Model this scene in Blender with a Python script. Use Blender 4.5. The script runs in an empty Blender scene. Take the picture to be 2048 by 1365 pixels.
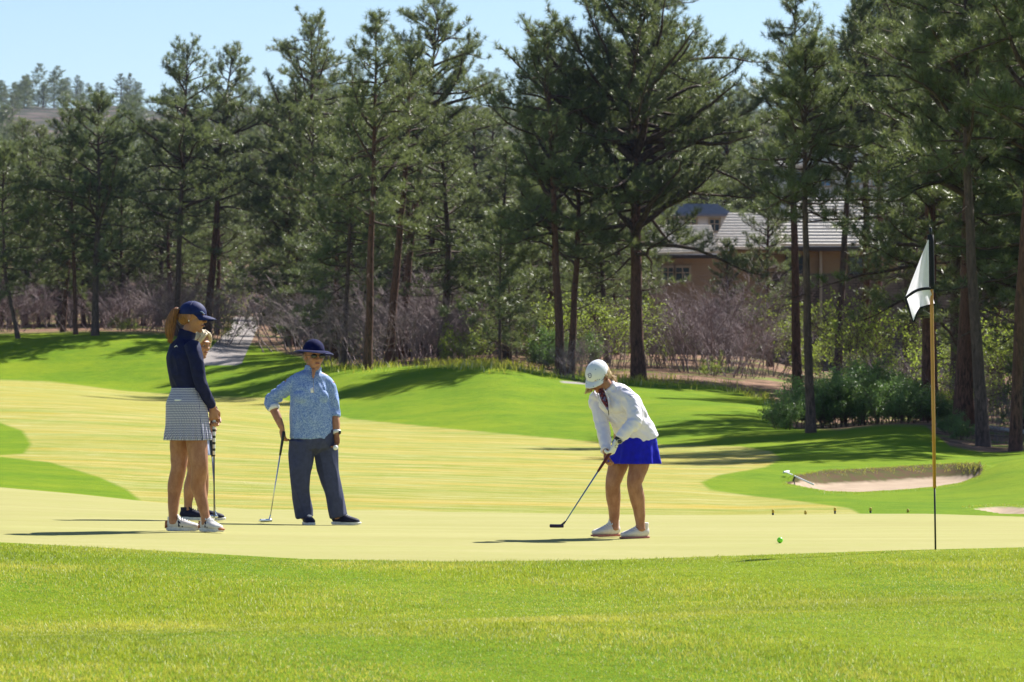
import bpy, math, random
import numpy as np
from mathutils import Vector, Matrix, noise as mnoise

# ---------------------------------------------------------------- camera, sky, sun, exposure
scene = bpy.context.scene
C = scene.collection
F_PX, CX, HOR, CAMZ = 7680.0, 1024.0, 760.0, 1.2       # 135 mm lens, horizon row of the photograph
cam_d = bpy.data.cameras.new('camera'); cam = bpy.data.objects.new('camera', cam_d); C.objects.link(cam)
cam.location = (0, 0, CAMZ); cam.rotation_euler = (math.radians(90), 0, 0)
cam_d.lens = 135; cam_d.sensor_width = 36; cam_d.shift_y = (HOR - 682.5) / 2048
cam_d.clip_start = 0.5; cam_d.clip_end = 20000
cam_d.dof.use_dof = True; cam_d.dof.focus_distance = 29.0; cam_d.dof.aperture_fstop = 9.5
scene.camera = cam

SUN_EL = math.radians(44.5); SUN_AZ = math.radians(41)   # azimuth from +Y towards +X
world = bpy.data.worlds.new("World"); scene.world = world; world.use_nodes = True
wn = world.node_tree.nodes; wl = world.node_tree.links
sky = wn.new('ShaderNodeTexSky'); sky.sky_type = 'NISHITA'; sky.sun_disc = False
sky.sun_elevation = SUN_EL; sky.sun_rotation = SUN_AZ
sky.altitude = 2000; sky.air_density = 1.15; sky.dust_density = 0.35; sky.ozone_density = 2.6
wl.new(sky.outputs[0], wn['Background'].inputs[0]); wn['Background'].inputs[1].default_value = 0.063
sun_d = bpy.data.lights.new('sun', 'SUN'); sun = bpy.data.objects.new('sun', sun_d); C.objects.link(sun)
sun_d.energy = 5.0; sun_d.angle = math.radians(0.53); sun_d.color = (1.0, 0.96, 0.88)
to_sun = Vector((math.cos(SUN_EL) * math.sin(SUN_AZ), math.cos(SUN_EL) * math.cos(SUN_AZ), math.sin(SUN_EL)))
sun.rotation_euler = to_sun.to_track_quat('Z', 'Y').to_euler(); sun.location = (60, 40, 80)
scene.render.engine = 'CYCLES'
scene.view_settings.view_transform = 'Standard'; scene.view_settings.look = 'None'
scene.view_settings.exposure = 1.02; scene.view_settings.gamma = 1.0
scene.cycles.transparent_max_bounces = 8; scene.cycles.max_bounces = 8

# ---------------------------------------------------------------- helpers
def tag(o, label=None, cat=None, group=None, kind=None):
    if label: o['label'] = label
    if cat: o['category'] = cat
    if group: o['group'] = group
    if kind: o['kind'] = kind
    return o

def empty(name, loc=(0, 0, 0)):
    o = bpy.data.objects.new(name, None); C.objects.link(o); o.location = loc; o.empty_display_size = 0.2
    return o

def mesh_np(name, V, tris=None, quads=None, smooth=False):
    V = np.asarray(V, dtype=np.float32)
    me = bpy.data.meshes.new(name)
    nt = 0 if tris is None else len(tris); nq = 0 if quads is None else len(quads)
    loops = []
    if nt: loops.append(np.asarray(tris, dtype=np.int32).ravel())
    if nq: loops.append(np.asarray(quads, dtype=np.int32).ravel())
    L = np.concatenate(loops)
    st = np.concatenate([np.arange(nt) * 3, nt * 3 + np.arange(nq) * 4]).astype(np.int32)
    me.vertices.add(len(V)); me.vertices.foreach_set('co', V.ravel())
    me.loops.add(len(L)); me.loops.foreach_set('vertex_index', L)
    me.polygons.add(nt + nq); me.polygons.foreach_set('loop_start', st)
    me.update(calc_edges=True)
    if smooth: me.polygons.foreach_set('use_smooth', [True] * (nt + nq))
    me.validate()
    return me

def add_attr(me, name, vals):
    a = me.attributes.new(name, 'FLOAT', 'POINT'); a.data.foreach_set('value', np.asarray(vals, dtype=np.float32))

def obj(name, me, mat=None, parent=None):
    o = bpy.data.objects.new(name, me); C.objects.link(o)
    if mat is not None and len(me.materials) == 0: me.materials.append(mat)
    if parent is not None: o.parent = parent
    return o

def copy_tree(o, parent=None):
    c = o.copy(); C.objects.link(c)
    if parent is not None: c.parent = parent
    for ch in list(o.children): copy_tree(ch, c)
    return c

def s2l(r, g, b):
    f = lambda c: (c / 255 / 12.92) if c / 255 <= 0.04045 else ((c / 255 + 0.055) / 1.055) ** 2.4
    return (f(r), f(g), f(b))

class NT:
    def __init__(s, name):
        s.m = bpy.data.materials.new(name); s.m.use_nodes = True
        s.n = s.m.node_tree.nodes; s.l = s.m.node_tree.links
        s.b = s.n['Principled BSDF']; s.out = s.n['Material Output']
    def new(s, t, **k):
        n = s.n.new(t)
        for a, v in k.items(): setattr(n, a, v)
        return n
    def set(s, sock, v):
        if hasattr(v, 'is_output'): s.l.new(v, sock)
        elif isinstance(v, tuple) and len(v) == 3 and sock.type == 'RGBA': sock.default_value = (*v, 1)
        else: sock.default_value = v
    def math(s, op, a, b=0.0, clamp=False):
        n = s.new('ShaderNodeMath', operation=op, use_clamp=clamp); s.set(n.inputs[0], a); s.set(n.inputs[1], b); return n.outputs[0]
    def mix(s, f, a, b):
        n = s.new('ShaderNodeMix', data_type='RGBA'); s.set(n.inputs['Factor'], f); s.set(n.inputs[6], a); s.set(n.inputs[7], b); return n.outputs[2]
    def coord(s, which='Object', scale=(1, 1, 1), rot=(0, 0, 0)):
        t = s.new('ShaderNodeTexCoord'); mp = s.new('ShaderNodeMapping'); mp.inputs['Scale'].default_value = scale
        mp.inputs['Rotation'].default_value = rot
        s.l.new(t.outputs[which], mp.inputs[0]); return mp.outputs[0]
    def pos(s, scale=(1, 1, 1)):
        g = s.new('ShaderNodeNewGeometry'); mp = s.new('ShaderNodeMapping'); mp.inputs['Scale'].default_value = scale
        s.l.new(g.outputs['Position'], mp.inputs[0]); return mp.outputs[0]
    def noise(s, vec, scale, detail=3, rough=0.55, dist=0.0):
        n = s.new('ShaderNodeTexNoise'); s.l.new(vec, n.inputs['Vector']); n.inputs['Scale'].default_value = scale
        n.inputs['Detail'].default_value = detail; n.inputs['Roughness'].default_value = rough; n.inputs['Distortion'].default_value = dist
        return n.outputs[0]
    def ramp(s, f, lo, hi):
        n = s.new('ShaderNodeMapRange'); s.set(n.inputs[0], f); n.inputs[1].default_value = lo; n.inputs[2].default_value = hi; return n.outputs[0]
    def attr(s, name, which='Fac'):
        n = s.new('ShaderNodeAttribute', attribute_name=name); return n.outputs[which]
    def bump(s, h, strength=0.3, dist=0.01):
        n = s.new('ShaderNodeBump'); s.set(n.inputs['Height'], h); n.inputs['Strength'].default_value = strength; n.inputs['Distance'].default_value = dist
        s.l.new(n.outputs[0], s.b.inputs['Normal']); return n
    def fin(s, col, rough=0.6, spec=0.5, trans=None, tcol=None, metal=0.0):
        s.set(s.b.inputs['Base Color'], col); s.set(s.b.inputs['Roughness'], rough)
        s.b.inputs['Specular IOR Level'].default_value = spec; s.b.inputs['Metallic'].default_value = metal
        if trans:
            t = s.new('ShaderNodeBsdfTranslucent'); s.set(t.inputs[0], tcol if tcol is not None else col)
            mx = s.new('ShaderNodeMixShader'); mx.inputs[0].default_value = trans
            s.l.new(s.b.outputs[0], mx.inputs[1]); s.l.new(t.outputs[0], mx.inputs[2]); s.l.new(mx.outputs[0], s.out.inputs[0])
        return s.m

def simple(name, col, rough=0.6, spec=0.4, metal=0.0, var=0.15, vscale=30, bump=0.0, bscale=200, trans=None, which='Object'):
    m = NT(name); v = m.coord(which); n = m.noise(v, vscale, 4)
    dark = tuple(c * (1 - var) for c in col); lite = tuple(min(1, c * (1 + var)) for c in col)
    c = m.mix(m.ramp(n, .35, .65), dark, lite)
    if bump: m.bump(m.noise(v, bscale, 3), bump, 0.004)
    return m.fin(c, rough, spec, trans, None, metal)

# ---------------------------------------------------------------- terrain
# per column of the photograph: (distance, row) of the ground as seen from the camera point
COLS = {
 -300: [(40,965),(46,962),(60,912),(80,850),(100,800),(145,762),(152,715),(158,668),(175,652),(205,635),(260,585),(300,560)],
 0:    [(40,975),(46,968),(60,915),(80,850),(100,802),(145,762),(152,715),(158,668),(175,652),(205,635),(260,585),(300,560)],
 150:  [(39,989),(45,985),(60,918),(80,853),(100,808),(144,770),(151,716),(157,667),(175,652),(205,635),(260,585),(300,560)],
 300:  [(38,1003),(44,1003),(60,925),(80,860),(100,817),(140,785),(150,720),(156,668),(175,655),(205,637),(260,590),(300,565)],
 480:  [(36,1018),(42,1020),(60,935),(80,872),(100,830),(126,796),(140,738),(146,724),(160,700),(182,665),(214,638),(262,634),(300,600)],
 600:  [(36,1020),(42,1022),(60,940),(80,880),(100,840),(118,800),(132,740),(140,728),(155,705),(180,675),(240,640),(300,600)],
 700:  [(36,1021),(42,1022),(60,945),(80,888),(100,844),(114,796),(124,743),(129,740),(134,725),(150,700),(180,675),(260,630),(300,600)],
 850:  [(36,1024),(42,1026),(60,950),(80,891),(96,856),(110,790),(120,737),(125,738),(131,725),(148,700),(180,680),(260,640),(300,600)],
 1000: [(36,1026),(42,1028),(60,955),(80,894),(92,868),(106,795),(116,733),(122,737),(130,722),(148,700),(180,685),(260,650),(300,610)],
 1100: [(36,1028),(42,1030),(60,958),(80,897),(90,877),(104,815),(114,757),(119,757),(128,738),(148,708),(180,690),(260,650),(300,610)],
 1200: [(36,1029),(42,1031),(60,960),(80,900),(88,886),(101,830),(109,788),(116,772),(121,762),(129,741),(160,700),(260,650),(300,610)],
 1340: [(36,1030),(42,1032),(60,963),(78,900),(84,890),(98,830),(106,800),(114,789),(122,768),(131,746),(160,705),(260,650),(300,610)],
 1500: [(36,1031),(42,1032),(55,988),(68,930),(80,893),(93,850),(102,812),(112,802),(122,780),(138,752),(165,705),(260,650),(300,610)],
 1620: [(36,1030),(42,1029),(50,998),(57,976),(64,952),(70,918),(85,872),(100,852),(120,795),(140,765),(160,742),(200,710),(260,660),(300,620)],
 1800: [(36,1027),(42,1025),(50,1003),(57,981),(64,950),(70,920),(85,854),(98,846),(130,790),(160,750),(200,715),(260,670),(300,630)],
 1920: [(36,1028),(42,1027),(50,1002),(56,976),(63,946),(70,922),(80,893),(90,852),(100,835),(130,790),(160,755),(200,720),(260,670),(300,630)],
 2000: [(36,1030),(42,1027),(48,1010),(53,980),(59,930),(63,916),(72,918),(80,903),(90,865),(100,838),(130,795),(160,755),(200,720),(260,670),(300,630)],
 2080: [(36,1032),(42,1027),(48,1008),(53,970),(59,918),(63,906),(72,908),(80,895),(90,865),(100,838),(130,795),(160,755),(200,720),(260,670),(300,630)],
 2400: [(36,1040),(42,1025),(50,970),(60,930),(70,915),(80,895),(90,865),(100,838),(130,795),(160,755),(200,720),(260,670),(300,630)],
}
def far_rows(px):
    h = 188 - 10 * math.sin(px / 90.0) - 8 * math.sin(px / 37.0 + 1)
    if px > 300: h -= min(1, (px - 300) / 250) * 12
    return [(420, 480), (650, 360), (850, 270), (1000, h + 45), (1150, h)]
ckeys = sorted(COLS)
dgrid = np.concatenate([np.geomspace(5, 20, 40)[:-1], np.geomspace(20, 70, 230)[:-1], np.geomspace(70, 300, 200)[:-1], np.geomspace(300, 1150, 60)[:-1], np.geomspace(1150, 6000, 14)])
pxgrid = np.concatenate([np.geomspace(4000, 80, 26)[:-1] * -1 - 420, np.arange(-500, 2600, 12.0), 2600 + np.geomspace(80, 4000, 26)])
ND, NP = len(dgrid), len(pxgrid)
prof = []
for k in ckeys:
    pts = [(d, CAMZ - (r - HOR) / F_PX * d) for d, r in COLS[k]]
    pts = [(3, 0.0), (18, 0.0), (28, float(np.interp(k, [0,390,1240,1870], [.115,.08,.03,.034]))), (32.5, float(np.interp(k, [0,385,640,1300], [.07,.02,-.025,-.03])))] + pts
    prof.append(np.interp(dgrid, [p[0] for p in pts], [p[1] for p in pts]))
prof = np.array(prof)
Zg = np.zeros((NP, ND))
for i, px in enumerate(pxgrid):
    p = min(max(px, ckeys[0]), ckeys[-1])
    j = min(max(np.searchsorted(ckeys, p) - 1, 0), len(ckeys) - 2)
    t = (p - ckeys[j]) / (ckeys[j + 1] - ckeys[j]); t = t * t * (3 - 2 * t) * .5 + t * .5
    z = prof[j] * (1 - t) + prof[j + 1] * t
    fr = far_rows(p)
    zf = [CAMZ - (r - HOR) / F_PX * d for d, r in fr]
    zb = np.interp(dgrid, [300] + [d for d, _ in fr] + [1500, 2500, 6000], [z[np.searchsorted(dgrid, 300) - 1]] + zf + [zf[-1] - 25, zf[-1] - 60, zf[-1] - 60])
    Zg[i] = np.where(dgrid > 300, zb, z)
def smooth_axis(A, axis, n):
    for _ in range(n):
        B = A.copy()
        if axis == 1: B[:, 1:-1] = A[:, :-2] * .25 + A[:, 1:-1] * .5 + A[:, 2:] * .25
        else: B[1:-1] = A[:-2] * .25 + A[1:-1] * .5 + A[2:] * .25
        A = B
    return A
Zg = smooth_axis(smooth_axis(Zg, 1, 14), 0, 14)
PXg, Dg = np.meshgrid(pxgrid, dgrid, indexing='ij')
Xg = (PXg - CX) / F_PX * Dg
# gentle swales of the apron in front of the green
fw = np.clip((24.5 - Dg) / 4, 0, 1)
Zg += fw * (0.085 * np.sin(Dg * .75 - Xg * .45 + .8) - 0.05)
Zg += np.clip((Dg - 42) / 20, 0, 1) * 0.05 * np.sin(Xg * .31 + 2) * np.sin(Dg * .12 + Xg * .07)
ROWg = HOR + (CAMZ - Zg) / Dg * F_PX

def sdf(poly, X, Y, kx):
    P = np.array(poly, float); P[:, 0] *= kx; X = X * kx
    best = np.full(X.shape, 1e9); inside = np.zeros(X.shape, bool)
    n = len(P)
    for i in range(n):
        ax, ay = P[i]; bx, by = P[(i + 1) % n]
        ex, ey = bx - ax, by - ay
        t = np.clip(((X - ax) * ex + (Y - ay) * ey) / (ex * ex + ey * ey + 1e-9), 0, 1)
        dd = (X - ax - t * ex) ** 2 + (Y - ay - t * ey) ** 2
        best = np.minimum(best, dd)
        cond = ((ay > Y) != (by > Y)) & (X < (bx - ax) * (Y - ay) / ((by - ay) + 1e-12) + ax)
        inside ^= cond
    return np.where(inside, 1, -1) * np.sqrt(best)

POLY_GREEN = [(-700,1000),(-500,968),(0,975),(150,988),(290,1003),(400,1013),(500,1019),(700,1021),(1000,1026),(1300,1030),(1500,1031),(1700,1028),(1850,1028),(2048,1034),(2300,1048),(2450,1068),(2300,1088),(2048,1095),(1800,1101),(1500,1111),(1200,1121),(900,1124),(600,1118),(300,1101),(0,1085),(-400,1055)]
POLY_FAIR = [(-900,755),(0,760),(100,763),(250,783),(430,793),(560,797),(640,822),(700,838),(900,858),(1100,876),(1200,885),(1340,890),(1480,893),(1540,903),(1562,918),(1530,935),(1440,950),(1402,965),(1420,980),(1500,992),(1600,1003),(1700,1017),(1722,1030),(1700,1040),(1500,1040),(1000,1036),(500,1030),(290,1010),(282,1003),(255,980),(200,955),(100,925),(0,914),(-200,912.5),(0,911),(48,908),(62,888),(45,862),(0,846),(-500,800),(-900,800)]
WOODS = [(-900,668),(0,668),(200,664),(300,668),(420,664),(500,690),(560,704),(650,728),(700,733),(850,731),(950,730),(1050,738),(1100,745),(1200,754),(1300,762),(1450,772),(1540,800),(1590,858),(1680,860),(1760,851),(1850,852),(1900,893),(2000,912),(2100,902),(2500,880),(6000,880)]
POLY_PATH = [(402,731),(482,731),(490,712),(505,680),(517,650),(520,634),(466,634),(462,655),(430,688),(410,708)]
POLY_TRACK = [(1120,762),(1190,767),(1192,771),(1120,766)]
POLY_SAND = [(1578,966),(1612,961),(1650,954),(1720,951),(1800,946),(1880,941),(1962,938),(1955,950),(1925,964),(1870,973),(1800,979),(1720,984),(1660,982),(1620,975)]
POLY_SAND2 = [(1945,1017),(2000,1013),(2060,1015),(2160,1010),(2200,1030),(2080,1034),(2010,1028)]
sd_green = np.where(Dg < 43, sdf(POLY_GREEN, PXg, ROWg, .25), -20)
sd_fair = np.where((Dg > 36) & (Dg < 160), sdf(POLY_FAIR, PXg, ROWg, .25), -20)
wx = np.interp(PXg, [p[0] for p in WOODS], [p[1] for p in WOODS])
sd_wood = np.where(Dg > 76, np.clip(wx - ROWg, -30, 60), -20)
sd_wood = np.where(Dg > 140, np.maximum(sd_wood, np.clip((Dg - 168), -30, 60)), sd_wood)
sd_path = np.maximum(np.where((Dg > 132) & (Dg < 262), sdf(POLY_PATH, PXg, ROWg, 1.0), -20), np.where((Dg > 106) & (Dg < 135), sdf(POLY_TRACK, PXg, ROWg, .3), -20))
sd_sand = np.maximum(np.where((Dg > 50) & (Dg < 75), sdf(POLY_SAND, PXg, ROWg, .4), -20), np.where((Dg > 40) & (Dg < 56), sdf(POLY_SAND2, PXg, ROWg, .4), -20))
Zg -= 0.13 * np.clip(sd_sand / 3.5, 0, 1)
Zg += 0.10 * np.exp(-((sd_sand + 2.5) / 2.5) ** 2) * (Dg > 61) * (sd_sand > -15)

def ground(px, d):
    i = np.clip(np.searchsorted(pxgrid, px) - 1, 0, NP - 2); j = np.clip(np.searchsorted(dgrid, d) - 1, 0, ND - 2)
    u = (px - pxgrid[i]) / (pxgrid[i + 1] - pxgrid[i]); v = (d - dgrid[j]) / (dgrid[j + 1] - dgrid[j])
    return (Zg[i, j] * (1 - u) + Zg[i + 1, j] * u) * (1 - v) + (Zg[i, j + 1] * (1 - u) + Zg[i + 1, j + 1] * u) * v
def samp(A, px, d):
    i = np.clip(np.searchsorted(pxgrid, px), 0, NP - 1); j = np.clip(np.searchsorted(dgrid, d), 0, ND - 1); return A[i, j]
def at(px, d, sink=0.0):
    return Vector(((px - CX) / F_PX * d, d, float(ground(px, d)) - sink))
def depth_of(px, row, lo=40, hi=300):
    ds = np.linspace(lo, hi, 900); r = HOR + (CAMZ - ground(px, ds)) / ds * F_PX
    k = np.where(r <= row)[0]
    return float(ds[k[0]]) if len(k) else hi

# ground material: one soil and turf shader, its zones divided by distance fields stored on the mesh
m = NT('turf'); P = m.pos()
fine = m.noise(P, 38, 4, .7); mid = m.noise(P, 2.2, 4, .6); big = m.noise(P, .33, 3, .6)
pst = m.pos((.22, 1.0, 1.0)); streak = m.noise(pst, 1.1, 4, .6, .6)
pst2 = m.pos((.045, .42, 1)); band = m.noise(pst2, 1.0, 5, .62, 1.6); wig = m.noise(m.pos((.28, 1.0, 1)), 1.1, 6, .72, 1.4)
rough_c = m.mix(m.ramp(mid, .3, .7), (.085, .180, .0), (.145, .245, .002))
rough_c = m.mix(m.ramp(big, .4, .7), rough_c, (.20, .27, .004))
rough_c = m.mix(m.math('MULTIPLY', m.ramp(m.noise(m.pos((.5, 1, 1)), 7, 5, .8), .50, .36), .6), rough_c, (.05, .115, .001)); rough_c = m.mix(m.math('MULTIPLY', m.ramp(fine, .45, .75), .5), rough_c, (.25, .34, .010))
edge_n = m.math('MULTIPLY', m.math('SUBTRACT', m.noise(P, 5, 3, .7), .5), 1.6)
green_c = m.mix(m.ramp(streak, .3, .7), (.315, .290, .115), (.40, .368, .165))
green_c = m.mix(m.math('MULTIPLY', m.ramp(m.noise(P, 130, 2, .8), .35, .7), .5), green_c, (.33, .31, .10))
green_c = m.mix(m.math('MULTIPLY', m.ramp(m.noise(m.pos((.6, 1, 1)), 14, 5, .8), .40, .60), .30), green_c, (.27, .27, .07)); green_c = m.mix(m.math('MULTIPLY', m.ramp(m.noise(m.pos((.25, 1, 1)), 1.6, 4, .7), .45, .65), .35), green_c, (.30, .31, .09))
fair_a = m.mix(m.ramp(streak, .35, .65), (.46, .335, .045), (.44, .38, .13))
fair_b = m.mix(m.ramp(mid, .3, .7), (.24, .285, .03), (.37, .38, .13))
fair_c = m.mix(m.ramp(band, .43, .57), fair_a, fair_b); fair_c = m.mix(m.math('MULTIPLY', m.ramp(wig, .50, .60), .6), fair_c, (.17, .24, .015)); fair_c = m.mix(m.math('MULTIPLY', m.ramp(wig, .47, .38), .55), fair_c, (.52, .47, .25))
fair_c = m.mix(m.math('MULTIPLY', m.ramp(m.noise(m.pos((.6, 1, 1)), 11, 5, .8), .42, .62), .45), fair_c, (.30, .27, .05))
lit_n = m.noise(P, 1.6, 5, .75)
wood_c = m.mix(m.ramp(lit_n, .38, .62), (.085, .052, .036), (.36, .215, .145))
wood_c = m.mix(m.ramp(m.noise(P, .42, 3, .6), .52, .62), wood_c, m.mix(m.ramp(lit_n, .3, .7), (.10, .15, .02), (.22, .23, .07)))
hill_c = m.mix(m.ramp(m.noise(P, .06, 5, .75), .44, .60), (.035, .045, .030), (.15, .11, .10))
gy = m.new('ShaderNodeSeparateXYZ'); m.l.new(P, gy.inputs[0])
wood_c = m.mix(m.ramp(gy.outputs[1], 320, 450), wood_c, hill_c)
sand_c = m.mix(m.ramp(m.noise(P, 3, 4, .6), .3, .7), (.33, .245, .175), (.44, .335, .245))
path_c = m.mix(m.ramp(m.noise(P, 4, 4, .7), .3, .7), (.25, .22, .21), (.33, .30, .29))
def zone(base, col, name, w=.6, noise=1.0):
    a = m.math('ADD', m.attr(name), m.math('MULTIPLY', edge_n, noise)); return m.mix(m.ramp(a, -w, w), base, col)
c = zone(rough_c, fair_c, 'sd_fair', 1.3, 2.2); c = zone(c, green_c, 'sd_green', .4, .3)
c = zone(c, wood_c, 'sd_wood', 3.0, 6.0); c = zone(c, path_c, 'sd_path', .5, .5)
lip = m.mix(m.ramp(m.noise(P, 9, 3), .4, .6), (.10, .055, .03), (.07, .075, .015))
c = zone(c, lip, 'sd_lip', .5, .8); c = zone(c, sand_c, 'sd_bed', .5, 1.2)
smoothness = m.ramp(m.math('MAXIMUM', m.attr('sd_green'), m.math('MAXIMUM', m.attr('sd_sand'), m.attr('sd_path'))), -.5, .5)
bs = m.math('MULTIPLY', m.math('SUBTRACT', 1.15, smoothness), .55)
bn = m.new('ShaderNodeBump'); bn.inputs['Distance'].default_value = .05; m.l.new(bs, bn.inputs['Strength'])
m.l.new(m.math('ADD', m.noise(P, 26, 5, .75), m.math('MULTIPLY', mid, 1.5)), bn.inputs['Height']); m.l.new(bn.outputs[0], m.b.inputs['Normal'])
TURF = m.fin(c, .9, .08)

zone_id = np.zeros((NP - 1, ND - 1), int)     # 0 rough 1 green 2 fairway 3 forest floor 4 path 5 sand
def cell(A): return (A[:-1, :-1] + A[1:, :-1] + A[:-1, 1:] + A[1:, 1:]) / 4
zone_id[cell(sd_fair) > 0] = 2; zone_id[cell(sd_green) > 0] = 1; zone_id[cell(sd_wood) > 0] = 3
zone_id[(dgrid[:-1] > 330)[None, :] & (zone_id == 3)] = 6
zone_id[cell(sd_path) > 0] = 4; zone_id[cell(sd_sand) > 0] = 5
idx = np.arange(NP * ND).reshape(NP, ND)
Q = np.stack([idx[:-1, :-1], idx[1:, :-1], idx[1:, 1:], idx[:-1, 1:]], -1)
VV = np.stack([Xg, Dg, Zg], -1).reshape(-1, 3)
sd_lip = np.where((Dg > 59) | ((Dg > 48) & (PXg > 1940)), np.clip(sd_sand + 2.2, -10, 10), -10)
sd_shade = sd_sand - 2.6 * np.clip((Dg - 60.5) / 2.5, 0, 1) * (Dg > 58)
ATT = dict(sd_bed=sd_shade, sd_green=sd_green, sd_fair=sd_fair, sd_wood=sd_wood, sd_path=sd_path, sd_sand=sd_sand, sd_lip=sd_lip)
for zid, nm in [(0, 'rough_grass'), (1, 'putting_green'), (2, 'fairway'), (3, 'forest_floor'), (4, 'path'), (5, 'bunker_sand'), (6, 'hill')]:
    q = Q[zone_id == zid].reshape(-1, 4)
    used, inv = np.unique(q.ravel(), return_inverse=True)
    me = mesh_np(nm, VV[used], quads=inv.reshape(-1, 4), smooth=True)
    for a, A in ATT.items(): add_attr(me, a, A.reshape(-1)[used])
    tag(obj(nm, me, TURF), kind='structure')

# ---------------------------------------------------------------- vegetation
class Buf:
    def __init__(s): s.v = []; s.t = []; s.q = []; s.n = 0
    def add(s, v, t=None, q=None):
        v = np.asarray(v, float); s.v.append(v)
        if t is not None: s.t.append(np.asarray(t) + s.n)
        if q is not None: s.q.append(np.asarray(q) + s.n)
        s.n += len(v)
    def mesh(s, name, smooth=False):
        return mesh_np(name, np.concatenate(s.v), np.concatenate(s.t) if s.t else None, np.concatenate(s.q) if s.q else None, smooth)

def tube_np(buf, P, R, n=5, flat=None):
    P = np.asarray(P, float); R = np.asarray(R, float); k = len(P)
    T = np.gradient(P, axis=0); T /= np.linalg.norm(T, axis=1)[:, None] + 1e-9
    ref = np.array([1., 0, 0]) if abs(T[0][0]) < .8 else np.array([0, 1., 0])
    S = ref - T * (T @ ref)[:, None]; S /= np.linalg.norm(S, axis=1)[:, None] + 1e-9
    B = np.cross(T, S); a = np.arange(n) * 2 * math.pi / n
    V = P[:, None] + R[:, None, None] * (np.cos(a)[None, :, None] * S[:, None] + np.sin(a)[None, :, None] * B[:, None])
    i = np.arange(k - 1)[:, None] * n; j = np.arange(n)[None]; j2 = (j + 1) % n
    q = np.stack([i + j, i + j2, i + n + j2, i + n + j], -1).reshape(-1, 4)
    buf.add(V.reshape(-1, 3), q=q)

def needles(rng, pos, dirs, size, K=20, w=.011):
    N = len(pos); pos = np.repeat(pos, K, 0); dirs = np.repeat(dirs, K, 0); size = np.repeat(size, K)
    r = rng.normal(size=(N * K, 3)); d = dirs * .6 + r * .55; d /= np.linalg.norm(d, axis=1)[:, None]
    L = size * rng.uniform(.7, 1.15, N * K)
    wv = np.cross(d, rng.normal(size=(N * K, 3))); wv /= np.linalg.norm(wv, axis=1)[:, None] + 1e-9
    root = pos + d * (L * .05)[:, None] - dirs * (rng.uniform(0, .12, N * K))[:, None]
    a = root - wv * w; b = root + wv * w; tip = root + d * L[:, None]
    mid = root + d * (L * .55)[:, None] + wv * w * 1.2
    V = np.stack([a, b, tip], 1).reshape(-1, 3)
    return V, np.arange(len(V)).reshape(-1, 3)

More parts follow.
